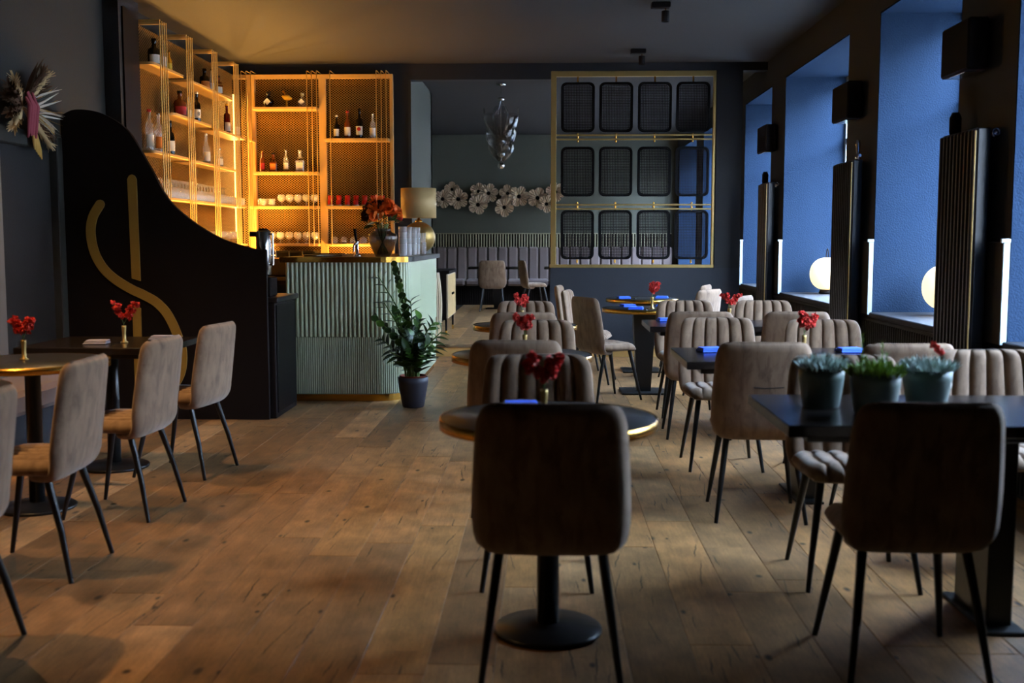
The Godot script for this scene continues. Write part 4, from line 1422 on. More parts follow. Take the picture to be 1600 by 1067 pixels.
# ------------------------------------------------------------------ divider
func build_divider() -> void:
	slab("wall_half", 0.05, 2.22, 0.0, 1.03, ZB + 0.02, ZB - 0.12, "wall_navy")
	slab("wall_divider_pier", 1.93, 2.22, 1.03, 3.26, ZB + 0.02, ZB - 0.12, "wall_dark")
	var t := thing("lattice_divider", "brass framed divider with twelve black cane panels", "divider", Vector3(0, 0, ZB - 0.03))
	add_slab(t, "post", 0.055, 0.115, 1.03, 3.26, -0.03, 0.03, "brass_dark", 0.003)
	add_slab(t, "post", 1.895, 1.925, 1.03, 3.26, -0.03, 0.03, "brass_dark", 0.003)
	add_slab(t, "top_rail", 0.105, 1.895, 3.2, 3.26, -0.029, 0.029, "brass_dark", 0.003)
	add_slab(t, "bottom_rail", 0.04, 1.93, 1.032, 1.068, -0.032, 0.032, "brass_dark", 0.003)
	for y in [2.52, 1.73]:
		for o in [-0.024, 0.024]:
			add_slab(t, "mid_rail", 0.105, 1.895, y + o - 0.009, y + o + 0.009, -0.012, 0.012, "brass_dark", 0.002)
	var fo := round_rect(0.385, 0.565, 0.065)
	var fi := round_rect(0.325, 0.505, 0.045)
	var fs := S(false)
	frame_ring(fs, fo, fi, -0.018, 0.018)
	var fm := fin(fs)
	var cs := S(false)
	var n := 19
	for i in n:
		add_box(cs, Vector3(-0.162 + 0.018 * i, 0, 0.001), Vector3(0.0085, 0.505, 0.0016), 0.0)
	for i in 28:
		add_box(cs, Vector3(0, -0.243 + 0.018 * i, -0.001), Vector3(0.325, 0.0085, 0.0016), 0.0)
	var cm := fin(cs)
	var pin := tube([Vector3(0, -0.05, 0), Vector3(0, 0.05, 0)], [0.011], 10)
	var short_pin := tube([Vector3(0, -0.02, 0), Vector3(0, 0.02, 0)], [0.011], 10)
	for c in 4:
		var x: float = [0.36, 0.795, 1.234, 1.668][c]
		for r in 3:
			var y: float = [2.855, 2.13, 1.41][r]
			var f := part(t, "cane_frame", fm, M["black_lacquer"], Transform3D(Basis(), Vector3(x, y, 0)))
			part(f, "cane_webbing", cm, M["matt_black"])
		part(t, "pin", pin, M["brass"], Transform3D(Basis(), Vector3(x, 2.513, 0)))
		part(t, "pin", pin, M["brass"], Transform3D(Basis(), Vector3(x, 1.735, 0)))
		part(t, "pin", pin, M["brass"], Transform3D(Basis(), Vector3(x, 3.17, 0)))
		part(t, "pin", short_pin, M["brass"], Transform3D(Basis(), Vector3(x, 1.105, 0)))

# ------------------------------------------------------------------ on the counter
func build_counter_things() -> void:
	var top := 1.2085
	# lamp
	var l := thing("table_lamp", "brass ball table lamp with gold drum shade on the bar counter", "lamp", Vector3(-1.30, top, -11.15))
	part(l, "foot", lathe([Vector2(0, 0), Vector2(0.06, 0), Vector2(0.06, 0.012), Vector2(0, 0.012)], 24), M["brass_dark"])
	var bp := []
	for p in ball(0.168, 18):
		bp.append(Vector2(p.x, p.y * 0.96 + 0.168))
	part(l, "ball_base", lathe(bp, 36), M["brass_dark"])
	part(l, "neck", lathe([Vector2(0, 0.32), Vector2(0.035, 0.32), Vector2(0.035, 0.345), Vector2(0.014, 0.35), Vector2(0.014, 0.43), Vector2(0, 0.43)], 16), M["brass"])
	part(l, "shade", lathe([Vector2(0.176, 0.365), Vector2(0.18, 0.365), Vector2(0.18, 0.665), Vector2(0.176, 0.665), Vector2(0.176, 0.365)], 48), M["shade_gold"])
	part(l, "shade_ring", tube([Vector3(-0.176, 0.655, 0), Vector3(0.176, 0.655, 0)], [0.004], 6), M["brass"])
	# vase with bouquet
	var v := thing("flower_vase", "smoked glass vase of orange and maroon flowers on the counter's corner", "vase", Vector3(-1.395, top, -9.3))
	part(v, "vase", lathe([Vector2(0, 0.0), Vector2(0.06, 0.0), Vector2(0.07, 0.012), Vector2(0.115, 0.12), Vector2(0.125, 0.165), Vector2(0.115, 0.195), Vector2(0.08, 0.21), Vector2(0.068, 0.225), Vector2(0.075, 0.24), Vector2(0.071, 0.24), Vector2(0.063, 0.225), Vector2(0.076, 0.205), Vector2(0.11, 0.19), Vector2(0.12, 0.165), Vector2(0.11, 0.12), Vector2(0.066, 0.018), Vector2(0, 0.014)], 36), M["glass_smoke"])
	var r := RandomNumberGenerator.new()
	r.seed = 12
	for k in 9:
		var a := TAU * k / 9
		part(v, "stem", tube([Vector3(0.05 * cos(a), 0.03, 0.05 * sin(a)), Vector3(-0.02 * cos(a), 0.16, -0.02 * sin(a)), Vector3(-0.05 * cos(a), 0.28, -0.05 * sin(a))], [0.0045], 6), M["stem_green"])
	var blo := [blossom_mesh(31, 20, 0.058), blossom_mesh(32, 22, 0.052), blossom_mesh(33, 26, 0.042)]
	for k in 30:
		var a := r.randf() * TAU
		var q := sqrt(r.randf())
		var hgt := 0.30 + 0.15 * sqrt(1.0 - q * q * 0.9) + r.randf_range(-0.02, 0.03)
		var p := Vector3(0.14 * q * cos(a), hgt, 0.13 * q * sin(a))
		var mm := "flower_orange"
		if p.x < -0.06 and r.randf() < 0.7 or r.randf() < 0.12:
			mm = "flower_maroon"
		elif r.randf() < 0.3:
			mm = "flower_red"
		part(v, "bloom", blo[r.randi() % 3], M[mm], Transform3D(look(Vector3(p.x, 0.1, p.z) + Vector3(0, 0.05, 0), r.randf() * 6), p))
	var lf := leaf_mesh(0.1, 0.045)
	for k in 26:
		var a := r.randf() * TAU
		var p := Vector3(0.085 * cos(a), 0.26 + r.randf() * 0.09, 0.085 * sin(a))
		part(v, "leaf", lf, M[["leaf_dark", "leaf_green", "leaf_pale"][r.randi() % 3]], Transform3D(look(Vector3(cos(a), r.randf_range(-0.2, 0.7), sin(a)), r.randf() * 6), p))
	# stacked tumblers
	var tum := lathe([Vector2(0, 0), Vector2(0.031, 0), Vector2(0.034, 0.006), Vector2(0.042, 0.105), Vector2(0.0395, 0.105), Vector2(0.031, 0.012), Vector2(0, 0.012)], 16)
	var first: Node3D = null
	var spots := [[-1.275, 9.72], [-1.265, 9.98], [-1.25, 10.24], [-1.25, 10.5]]
	for i in spots.size():
		for j in 4:
			var at := Vector3(spots[i][0], top + j * 0.052, -spots[i][1])
			var lab: String = ["the stack right beside the flower vase", "the second stack from the flower vase", "the third stack from the flower vase", "the stack next to the straws"][i]
			lab = ["lowest", "second lowest", "second highest", "topmost"][j] + " clear tumbler in " + lab
			if first == null:
				first = thing("tumbler", lab, "glass", at, 0, "stacked tumblers on the bar counter")
				part(first, "glass", tum, M["glass_bright"])
			else:
				copy_of(first, at, j * 20.0, lab)
	# straw holder
	var s := thing("straw_jar", "clear jar of white straws in front of the brass lamp", "jar", Vector3(-1.215, top, -10.75))
	part(s, "jar", lathe([Vector2(0, 0), Vector2(0.035, 0), Vector2(0.036, 0.12), Vector2(0.033, 0.12), Vector2(0.032, 0.006), Vector2(0, 0.006)], 16), M["glass_clear"])
	for k in 8:
		var a := TAU * k / 8
		part(s, "straw", tube([Vector3(0.012 * cos(a), 0.01, 0.012 * sin(a)), Vector3(0.028 * cos(a), 0.21, 0.028 * sin(a))], [0.0042], 6), M["saucer"])
	# beer tap and low tray behind the counter edge
	var bt := thing("beer_tap", "chrome beer tap with black lever in front of the mesh shelf", "tap", Vector3(-1.66, top, -9.55))
	part(bt, "column", lathe([Vector2(0, 0), Vector2(0.035, 0), Vector2(0.03, 0.01), Vector2(0.016, 0.02), Vector2(0.016, 0.12), Vector2(0.02, 0.13), Vector2(0, 0.135)], 16), M["chrome"])
	part(bt, "spout", tube([Vector3(0, 0.11, 0), Vector3(-0.01, 0.11, 0.05), Vector3(-0.015, 0.09, 0.07), Vector3(-0.018, 0.04, 0.078)], [0.011, 0.01, 0.009, 0.008], 10), M["chrome"])
	part(bt, "lever", tube([Vector3(0, 0.13, 0.02), Vector3(-0.004, 0.16, 0.025), Vector3(-0.012, 0.24, 0.035)], [0.007, 0.011, 0.014], 10), M["matt_black"])
	var tr := thing("drip_tray", "low dark drip tray lying on the counter behind the brass edge", "tray", Vector3(-1.93, top, -9.5))
	add_slab(tr, "tray", -0.17, 0.17, 0.0, 0.02, -0.12, 0.12, "steel", 0.006)
	add_slab(tr, "grille", -0.15, 0.15, 0.02, 0.026, -0.1, 0.1, "matt_black", 0.002)
	var ma := thing("coffee_machine", "black coffee machine with orange lamp under the golden shelf", "coffee machine", Vector3(-2.85, 0.941, ZB + 0.3))
	add_slab(ma, "body", -0.28, 0.28, 0.0, 0.29, -0.12, 0.24, "black_lacquer", 0.02)
	add_slab(ma, "steel_trim", -0.26, 0.26, 0.2, 0.215, 0.24, 0.247, "steel")
	for x in [-0.15, 0.0, 0.15]:
		part(ma, "tap_lever", tube([Vector3(x, 0.22, 0.25), Vector3(x, 0.285, 0.26)], [0.008], 8), M["chrome"])
	add_slab(ma, "signal_lamp", -0.2, -0.16, 0.235, 0.245, 0.24, 0.246, "led_glow", 0.001)

# ------------------------------------------------------------------ bottles and glasses
func bottle_profile(kind: int) -> Array:
	match kind:
		0: return [Vector2(0, 0), Vector2(0.036, 0), Vector2(0.038, 0.006), Vector2(0.038, 0.165), Vector2(0.032, 0.195), Vector2(0.015, 0.215), Vector2(0.0135, 0.275), Vector2(0.0155, 0.28), Vector2(0.0155, 0.29)]
		1: return [Vector2(0, 0), Vector2(0.046, 0), Vector2(0.05, 0.006), Vector2(0.05, 0.12), Vector2(0.045, 0.14), Vector2(0.018, 0.155), Vector2(0.016, 0.19), Vector2(0.019, 0.195), Vector2(0.019, 0.2)]
		2: return [Vector2(0, 0), Vector2(0.03, 0), Vector2(0.06, 0.04), Vector2(0.065, 0.075), Vector2(0.055, 0.105), Vector2(0.022, 0.125), Vector2(0.02, 0.16), Vector2(0.026, 0.165), Vector2(0.026, 0.17)]
		_: return [Vector2(0, 0), Vector2(0.034, 0), Vector2(0.036, 0.006), Vector2(0.036, 0.18), Vector2(0.034, 0.23), Vector2(0.014, 0.25), Vector2(0.0135, 0.315), Vector2(0.016, 0.32), Vector2(0.016, 0.33)]

func label_band(r: float, y0: float, y1: float, a0: float, a1: float) -> ArrayMesh:
	var s := S()
	var n := 10
	for i in n:
		var t0 := lerpf(a0, a1, float(i) / n)
		var t1 := lerpf(a0, a1, float(i + 1) / n)
		poly(s, [Vector3(r * sin(t0), y0, r * cos(t0)), Vector3(r * sin(t1), y0, r * cos(t1)), Vector3(r * sin(t1), y1, r * cos(t1)), Vector3(r * sin(t0), y1, r * cos(t0))], Vector3(sin(t0), 0, cos(t0)))
	return fin(s)

func bottle(at: Vector3, kind: int, sc: float, body: String, lab: String, cap: String, turn: float, label: String, square := false, mark := "") -> void:
	var t := thing("bottle", label, "bottle", at + Vector3(0, 0.0015, 0), turn, "bottles on the bar shelves")
	var pr := []
	for p in bottle_profile(kind):
		pr.append(p * sc)
	if square:
		var s := S(false)
		var w: float = pr[2].x * 1.75
		add_box(s, Vector3(0, pr[3].y / 2, 0), Vector3(w, pr[3].y, w * 0.62), 0.008)
		add_lathe(s, pr.slice(4), 14)
		part(t, "glass", fin(s), M[body])
	else:
		part(t, "glass", lathe(pr, 22), M[body])
	var top: Vector2 = pr[-1]
	part(t, "cap", lathe([Vector2(0, top.y), Vector2(top.x * 1.05, top.y), Vector2(top.x * 1.05, top.y + 0.022 * sc), Vector2(0, top.y + 0.024 * sc)], 14), M[cap])
	var r: float = pr[2].x + 0.0008
	if kind == 2:
		part(t, "label", prism(PackedVector2Array([Vector2(0, -0.042 * sc), Vector2(0.042 * sc, 0), Vector2(0, 0.042 * sc), Vector2(-0.042 * sc, 0)]), 0.0, 0.002), M[lab], Transform3D(Basis(), Vector3(0, 0.07 * sc, 0.066 * sc)))
	elif square:
		part(t, "label", box(Vector3(r * 1.35, pr[3].y * 0.6, 0.0015), 0.0), M[lab], Transform3D(Basis(), Vector3(0, pr[3].y * 0.5, r * 1.75 * 0.31 + 0.0015)))
	else:
		part(t, "label", label_band(r, pr[3].y * 0.22, pr[3].y * 0.78, -1.15, 1.15), M[lab])
	if mark == "disc":
		part(t, "emblem", lathe([Vector2(0, 0), Vector2(0.02 * sc, 0), Vector2(0.02 * sc, 0.002), Vector2(0, 0.002)], 20), M["label_red"], Transform3D(Basis(Vector3(1, 0, 0), PI / 2), Vector3(0, pr[3].y * 0.6, r)))
	elif mark != "":
		var tm := TextMesh.new()
		var f := SystemFont.new()
		f.font_names = PackedStringArray(["Droid Sans"])
		tm.font = f
		tm.text = mark
		tm.font_size = 48
		tm.pixel_size = 0.0011 * sc
		tm.depth = 0.002
		part(t, "lettering", tm, M["liquor_dark"], Transform3D(Basis(), Vector3(0, pr[3].y * 0.5, r + 0.001)))

func build_bottles() -> void:
	# side shelf, from the pilaster towards the corner
	var tn := 42.0
	bottle(Vector3(-3.47, 2.872, -9.72), 1, 1.12, "liquor_dark", "label_white", "matt_black", tn, "large dark bottle with white label, top shelf by the pilaster")
	bottle(Vector3(-3.45, 2.872, -9.9), 0, 0.9, "glass_clear", "label_white", "steel", tn, "clear bottle behind brass rods on the top side shelf")
	bottle(Vector3(-3.44, 2.872, -10.02), 0, 0.62, "liquor_gold", "label_yellow", "brass", tn, "short yellow bottle at the end of the top side shelf")
	bottle(Vector3(-3.48, 2.862, -11.18), 1, 1.0, "liquor_dark", "label_orange", "matt_black", tn, "dark squat bottle on the second top side shelf, first of three")
	bottle(Vector3(-3.46, 2.862, -11.35), 0, 0.78, "glass_clear", "label_white", "steel", tn, "clear bottle between two dark ones on second top side shelf")
	bottle(Vector3(-3.44, 2.862, -11.52), 1, 0.9, "liquor_amber", "label_white", "matt_black", tn, "amber bottle with white mark at the second top side shelf's end", true)
	bottle(Vector3(-3.48, 2.502, -10.4), 1, 1.15, "liquor_amber", "label_red", "matt_black", tn, "stout brandy-red bottle on the second row of side shelf")
	bottle(Vector3(-3.45, 2.502, -10.56), 0, 0.72, "glass_clear", "label_white", "steel", tn, "white-labelled bottle just behind rods on the side shelf's second row")
	bottle(Vector3(-3.42, 2.502, -10.72), 0, 0.92, "liquor_dark", "label_white", "saucer", tn, "dark bottle with white label lettered B on the side shelf", false, "B")
	bottle(Vector3(-3.47, 2.487, -11.9), 3, 0.95, "liquor_red", "label_white", "label_yellow", tn, "red wine bottle with yellow capsule near the shelf corner")
	bottle(Vector3(-3.45, 2.487, -12.22), 3, 0.85, "glass_frost", "label_white", "brass", tn, "pale bottle with white label in the shelf corner")
	bottle(Vector3(-3.49, 2.122, -9.6), 3, 1.05, "glass_clear", "label_white", "label_red", tn, "tall clear bottle with red cap on the lower side shelf")
	bottle(Vector3(-3.45, 2.122, -9.72), 3, 1.0, "glass_frost", "label_orange", "steel", tn, "tall frosted bottle with orange label on the lower side shelf")
	bottle(Vector3(-3.44, 2.122, -9.99), 0, 1.0, "liquor_dark", "label_white", "matt_black", tn, "dark bottle with pale label alone on the lower side shelf")
	bottle(Vector3(-3.45, 2.112, -11.08), 0, 1.0, "glass_clear", "label_white", "saucer", tn, "clear bottle with white cap above the rows of glasses")
	bottle(Vector3(-3.43, 2.112, -11.45), 1, 0.9, "glass_frost", "label_white", "steel", tn, "squat frosted bottle above the rows of glasses", true)
	# back shelf
	var bz := ZB + 0.165
	bottle(Vector3(-3.147, SY[0], bz), 2, 0.92, "liquor_dark", "label_white", "matt_black", 0, "round black flask with white diamond label on the top back shelf")
	bottle(Vector3(-2.76, SY[0], bz), 2, 0.85, "glass_clear", "label_white", "glass_clear", 0, "round clear decanter with stopper on the top back shelf")
	bottle(Vector3(-3.229, SY[2], bz), 0, 0.78, "liquor_amber", "label_red", "brass", 0, "slim whisky bottle with red label, first on the middle back shelf")
	bottle(Vector3(-3.105, SY[2], bz), 1, 0.98, "liquor_amber", "label_orange", "matt_black", 0, "square amber bottle with orange label on the middle back shelf", true)
	bottle(Vector3(-2.96, SY[2], bz), 0, 0.8, "glass_clear", "label_white", "steel", 0, "clear bottle with silver cap on the middle back shelf")
	bottle(Vector3(-2.80, SY[2], bz), 1, 1.1, "glass_frost", "label_white", "glass_frost", 0, "wide square decanter on the middle back shelf", true)
	bottle(Vector3(-2.375, SY[1], bz), 0, 0.85, "liquor_dark", "label_white", "saucer", 0, "dark bottle with white lower label, first of four in a row")
	bottle(Vector3(-2.25, SY[1], bz), 0, 1.0, "liquor_amber", "label_white", "label_red", 0, "amber bottle with red cap and pale label, second of four in a row")
	bottle(Vector3(-2.115, SY[1], bz), 0, 1.08, "liquor_dark", "label_white", "matt_black", 0, "black bottle with round red emblem, third of four in a row", false, "disc")
	bottle(Vector3(-1.965, SY[1], bz), 0, 0.92, "glass_frost", "label_white", "steel", 0, "pale bottle by the brass rods, last of four in a row")
	# golden bird ornament
	var g := thing("bird_ornament", "yellow bird-shaped ornament between flask and decanter on top back shelf", "ornament", Vector3(-2.94, SY[0] + 0.0015, bz))
	part(g, "stand", lathe([Vector2(0, 0), Vector2(0.018, 0), Vector2(0.01, 0.012), Vector2(0.01, 0.09), Vector2(0, 0.09)], 14), M["label_yellow"])
	part(g, "body", tube([Vector3(-0.055, 0.13, 0), Vector3(-0.02, 0.115, 0), Vector3(0.02, 0.11, 0), Vector3(0.06, 0.1, 0)], [0.006, 0.028, 0.03, 0.008], 12), M["label_yellow"])
	part(g, "head", tube([Vector3(-0.02, 0.12, 0), Vector3(-0.018, 0.16, 0), Vector3(-0.03, 0.185, 0), Vector3(-0.055, 0.18, 0)], [0.018, 0.012, 0.016, 0.003], 10), M["brass"])
	# stemmed glasses in rows on the long side shelf, upside down on their rims
	var stem_g := lathe([Vector2(0.036, 0), Vector2(0.04, 0.05), Vector2(0.032, 0.09), Vector2(0.006, 0.1), Vector2(0.0045, 0.15), Vector2(0.03, 0.158), Vector2(0.03, 0.161), Vector2(0, 0.162)], 14)
	var goblet := lathe([Vector2(0, 0), Vector2(0.028, 0), Vector2(0.026, 0.004), Vector2(0.005, 0.01), Vector2(0.005, 0.04), Vector2(0.03, 0.05), Vector2(0.046, 0.075), Vector2(0.046, 0.105), Vector2(0.038, 0.13), Vector2(0.036, 0.13), Vector2(0.044, 0.105), Vector2(0.044, 0.076), Vector2(0, 0.052)], 16)
	var low_g := lathe([Vector2(0, 0), Vector2(0.03, 0), Vector2(0.036, 0.008), Vector2(0.04, 0.08), Vector2(0.038, 0.08), Vector2(0.033, 0.012), Vector2(0, 0.01)], 14)
	var cup_g := lathe([Vector2(0.04, 0), Vector2(0.044, 0.03), Vector2(0.036, 0.06), Vector2(0.02, 0.072), Vector2(0.018, 0.078), Vector2(0, 0.078)], 14)
	var f: Node3D = null
	for i in 22:
		for j in 2:
			var at := Vector3(XL + (0.103 if j == 0 else 0.19), 1.7325, -9.55 - i * 0.094)
			f = glass_item(f, "stemmed_glass", stem_g, at, ["upturned stemmed glass %s from the pilaster, back row, side shelf", "upturned stemmed glass %s from the pilaster, front row, side shelf"][j] % ORD[i], "stemmed glasses on the long side shelf")
	var f2: Node3D = null
	for i in 7:
		for j in 2:
			f2 = glass_item(f2, "tumbler_glass", low_g, Vector3(XL + (0.103 if j == 0 else 0.19), 1.7325, -11.62 - i * 0.095), ["first", "second", "third", "fourth", "fifth", "sixth", "seventh"][i] + " low tumbler after the stemmed glasses, " + ["back", "front"][j] + " row of side shelf", "low tumblers near the shelf corner")
	for i in 4:
		f2 = glass_item(f2, "tumbler_glass", low_g, Vector3(-3.265 + i * 0.05, SY[3], bz - 0.03 + 0.085 * (i % 2)), ["first", "second", "third", "fourth"][i] + " low tumbler from the golden post on the glass shelf", "low tumblers on the back shelf")
	var f3: Node3D = null
	for i in 5:
		f3 = glass_item(f3, "goblet", goblet, Vector3(-3.02 + i * 0.095, SY[3], bz), ["round goblet first in the row of five on back shelf", "round goblet second in the row of five on back shelf", "round goblet third in the row of five on back shelf", "round goblet fourth in the row of five on back shelf", "round goblet last in the row of five on back shelf"][i], "round goblets on the back shelf")
	for i in 7:
		f3 = glass_item(f3, "goblet", goblet, Vector3(-3.24 + i * 0.1, SY[4], bz), ["first", "second", "third", "fourth", "fifth", "sixth", "seventh"][i] + " goblet from the steel dispenser in the lowest back shelf row", "goblets in the lowest row")
	for i in 10:
		f3 = glass_item(f3, "goblet", goblet, Vector3(XL + 0.15, 1.311, -10.9 - i * 0.14), ["first", "second", "third", "fourth", "fifth", "sixth", "seventh", "eighth", "ninth", "tenth"][i] + " goblet on the lowest side shelf, counted towards the corner", "goblets on the lowest side shelf")
	var f4: Node3D = null
	for i in 5:
		f4 = glass_item(f4, "upturned_cup", cup_g, Vector3(-2.42 + i * 0.11, SY[4], bz), ["first", "second", "third", "fourth", "fifth"][i] + " upturned glass cup on the lowest shelf, counted towards beer tap", "upturned cups on the lowest shelf")
	# red cups stacked on saucers
	for i in 7:
		var t := thing("cup_stack", ["first", "second", "third", "fourth", "fifth", "sixth", "last"][i] + " stack of red cups on a white saucer along the shelf", "cups", Vector3(-2.46 + i * 0.098, SY[3] + 0.0015, bz), 0, "red cup stacks")
		part(t, "saucer", lathe([Vector2(0, 0), Vector2(0.025, 0), Vector2(0.045, 0.01), Vector2(0.044, 0.013), Vector2(0, 0.006)], 20), M["saucer"])
		for j in 2:
			part(t, "cup", lathe([Vector2(0, 0), Vector2(0.022, 0), Vector2(0.029, 0.012), Vector2(0.032, 0.056), Vector2(0.03, 0.056), Vector2(0.027, 0.012), Vector2(0, 0.006)], 18), M["cup_red"], Transform3D(Basis(), Vector3(0.004 * j, 0.008 + j * 0.054, 0)))

const ORD := ["first", "second", "third", "fourth", "fifth", "sixth", "seventh", "eighth", "ninth", "tenth", "eleventh", "twelfth", "thirteenth", "fourteenth", "fifteenth", "sixteenth", "seventeenth", "eighteenth", "nineteenth", "twentieth", "next-to-last", "last"]
func glass_item(first: Node3D, n: String, mesh: Mesh, at: Vector3, label: String, group: String) -> Node3D:
	if first == null:
		var t := thing(n, label, "glass", at + Vector3(0, 0.0015, 0), 0, group)
		part(t, "glass", mesh, M["glass_frost"])
		return t
	copy_of(first, at + Vector3(0, 0.0015, 0), 0, label, group)
	return first

# ------------------------------------------------------------------ plants
func leaf_mesh(l: float, w: float, fold := 0.25) -> ArrayMesh:
	var s := S()
	var n := 6
	var row := []
	for i in n + 1:
		var t := float(i) / n
		var ww := w * 0.5 * sin(PI * pow(t, 0.8)) + 0.0004
		var bend := -0.18 * l * t * t
		row.append([Vector3(-ww, l * t, bend + fold * ww), Vector3(0, l * t, bend), Vector3(ww, l * t, bend + fold * ww)])
	for i in n:
		for j in 2:
			poly(s, [row[i][j], row[i][j + 1], row[i + 1][j + 1], row[i + 1][j]], Vector3(0, 0, 1))
	return fin(s)

func build_plants() -> void:
	var r := RandomNumberGenerator.new()
	r.seed = 9
	var t := thing("potted_plant", "tall glossy-leaved plant in a dark grey pot before the counter", "plant", Vector3(-1.075, 0, -8.74))
	part(t, "pot", lathe([Vector2(0, 0), Vector2(0.082, 0), Vector2(0.088, 0.006), Vector2(0.122, 0.2), Vector2(0.124, 0.245), Vector2(0.116, 0.245), Vector2(0.112, 0.2), Vector2(0.1, 0.14), Vector2(0, 0.14)], 36), M["pot_grey"])
	part(t, "inner_pot", lathe([Vector2(0.1, 0.15), Vector2(0.108, 0.255), Vector2(0.112, 0.258), Vector2(0.104, 0.258), Vector2(0.098, 0.19)], 30), M["terracotta"])
	part(t, "soil", lathe([Vector2(0, 0.215), Vector2(0.1, 0.21), Vector2(0.1, 0.19), Vector2(0, 0.19)], 20), M["soil"])
	var lf := leaf_mesh(0.15, 0.078)
	var lf2 := leaf_mesh(0.12, 0.066)
	var stems := [[-0.27, 1.07, 0.05], [-0.14, 1.14, 0.0], [-0.22, 0.85, 0.06], [-0.12, 0.78, 0.1], [-0.02, 0.86, -0.05], [0.07, 0.72, 0.06], [0.16, 0.68, 0.0], [0.14, 0.52, 0.1], [-0.24, 0.55, 0.05], [0.03, 0.6, 0.14], [-0.08, 0.62, -0.1], [0.2, 0.5, -0.06], [-0.3, 0.72, 0.0], [-0.17, 0.46, 0.12], [0.08, 0.48, 0.12], [0.24, 0.62, 0.04], [-0.03, 0.5, 0.16]]
	for k in stems.size():
		var st: Array = stems[k]
		var base := Vector3(r.randf_range(-0.05, 0.05), 0.2, r.randf_range(-0.05, 0.05))
		var tip := Vector3(st[0], st[1], st[2])
		var mid := base.lerp(tip, 0.5) + Vector3(-tip.x * 0.22, 0.03, -tip.z * 0.2)
		var pts := []
		for i in 9:
			pts.append(spline([base, mid, tip], i / 8.0))
		var o := part(t, "stem", tube(pts, [0.011, 0.01, 0.009, 0.008, 0.0075, 0.007, 0.006, 0.005, 0.003], 7), M["stem_green"])
		var n := int(8 + 11 * st[1])
		for i in n:
			var q := 0.22 + 0.78 * (i + 0.5) / n
			var p: Vector3 = spline([base, mid, tip], q)
			var d: Vector3 = (spline([base, mid, tip], minf(q + 0.04, 1.0)) - spline([base, mid, tip], q - 0.04)).normalized()
			var side := d.cross(Vector3(sin(k * 1.7), 0.1, cos(k * 1.7))).normalized() * (1.0 if i % 2 == 0 else -1.0)
			var dir := (d * 0.75 + side * 0.8).normalized()
			var sc := 1.15 - 0.45 * q
			part(o, "leaf", lf if i % 3 else lf2, M[["leaf_green", "leaf_dark", "leaf_dark"][r.randi() % 3]], Transform3D(Basis(dir.cross(d).normalized(), dir, dir.cross(d).normalized().cross(dir)).scaled(Vector3(sc, sc, sc)), p))
	# three pots on the dark table
	planted_pot(Vector3(0.995, 0.7505, -3.93), 0.082, 0.145, "leaf_silver", 0, "sage pot of silvery cushion plant, first of three on dark table")
	planted_pot(Vector3(1.135, 0.7505, -3.755), 0.086, 0.145, "leaf_lime", 1, "sage pot of feathery green plant with two upright shoots")
	planted_pot(Vector3(1.39, 0.7505, -3.98), 0.088, 0.13, "leaf_silver", 2, "sage pot with white diamond sticker and tiny red blooms")
	# dried bouquet above the doorway
	var w := thing("dried_bouquet", "dried pampas and palm bouquet with pink bunch above the doorway", "bouquet", Vector3(XL + 0.06, 2.25, -7.36))
	w.scale = Vector3(1.1, 1.2, 1.35)
	var spear := leaf_mesh(0.22, 0.013)
	for k in 18:
		var a := deg_to_rad(r.randf_range(-60, 40))
		part(w, "palm_spear", spear, M["dry_white" if k % 3 else "dry_yellow"], Transform3D(look(Vector3(0.25 + r.randf() * 0.4, sin(a) * 0.9, -cos(a)), r.randf() * 6), Vector3(0.02, r.randf_range(-0.04, 0.04), -0.03)))
	var pl := [[48, -0.3, 0.27], [58, -0.2, 0.25], [38, -0.25, 0.22], [-38, -0.25, 0.24], [-48, -0.2, 0.26], [-28, -0.2, 0.2], [175, 0.1, 0.26], [160, 0.1, 0.24], [195, 0.1, 0.24], [215, 0.1, 0.24], [140, 0.1, 0.2]]
	for e in pl:
		var a: float = deg_to_rad(e[0])
		var dir := Vector3(0.25, sin(a), -cos(a)).normalized()
		var L: float = e[2]
		var s := S()
		for q in 110:
			var u := 0.25 + 0.75 * r.randf()
			var p := dir * L * u
			var off := Vector3(r.randf_range(-1, 1), r.randf_range(-1, 1), r.randf_range(-1, 1)).normalized()
			var d2 := (dir * 1.6 + off).normalized()
			var sd := d2.cross(off).normalized() * 0.006
			poly(s, [p - sd, p + sd, p + sd * 0.3 + d2 * 0.06, p - sd * 0.3 + d2 * 0.06], off)
		add_tube(s, [Vector3.ZERO, dir * L * 0.5, dir * L], [0.004, 0.024, 0.006], 8)
		part(w, "pampas_plume", fin(s), M["pampas" if r.randf() < 0.75 else "dry_brown"])
	for k in 9:
		var z := r.randf_range(-0.04, 0.05)
		part(w, "pink_bunch", tube([Vector3(0.05, 0.08 - r.randf() * 0.05, z), Vector3(0.075, 0.0, z * 1.1), Vector3(0.06, -0.13 - r.randf() * 0.05, z * 1.2)], [0.006, 0.013, 0.008], 7), M["dry_pink"])
	part(w, "dark_feather", spear, M["dry_brown"], Transform3D(look(Vector3(0.2, 1, -0.55)).scaled(Vector3(1.6, 1.4, 1)), Vector3(0.02, 0.05, 0)))
	part(w, "dark_feather", spear, M["dry_brown"], Transform3D(look(Vector3(0.2, 0.45, -1)).scaled(Vector3(1.3, 1.4, 1)), Vector3(0.02, 0.03, -0.02)))
	part(w, "dark_feather", spear, M["dry_brown"], Transform3D(look(Vector3(0.2, 1, 0.1)).scaled(Vector3(2.0, 0.9, 1)), Vector3(0.02, 0.05, 0)))
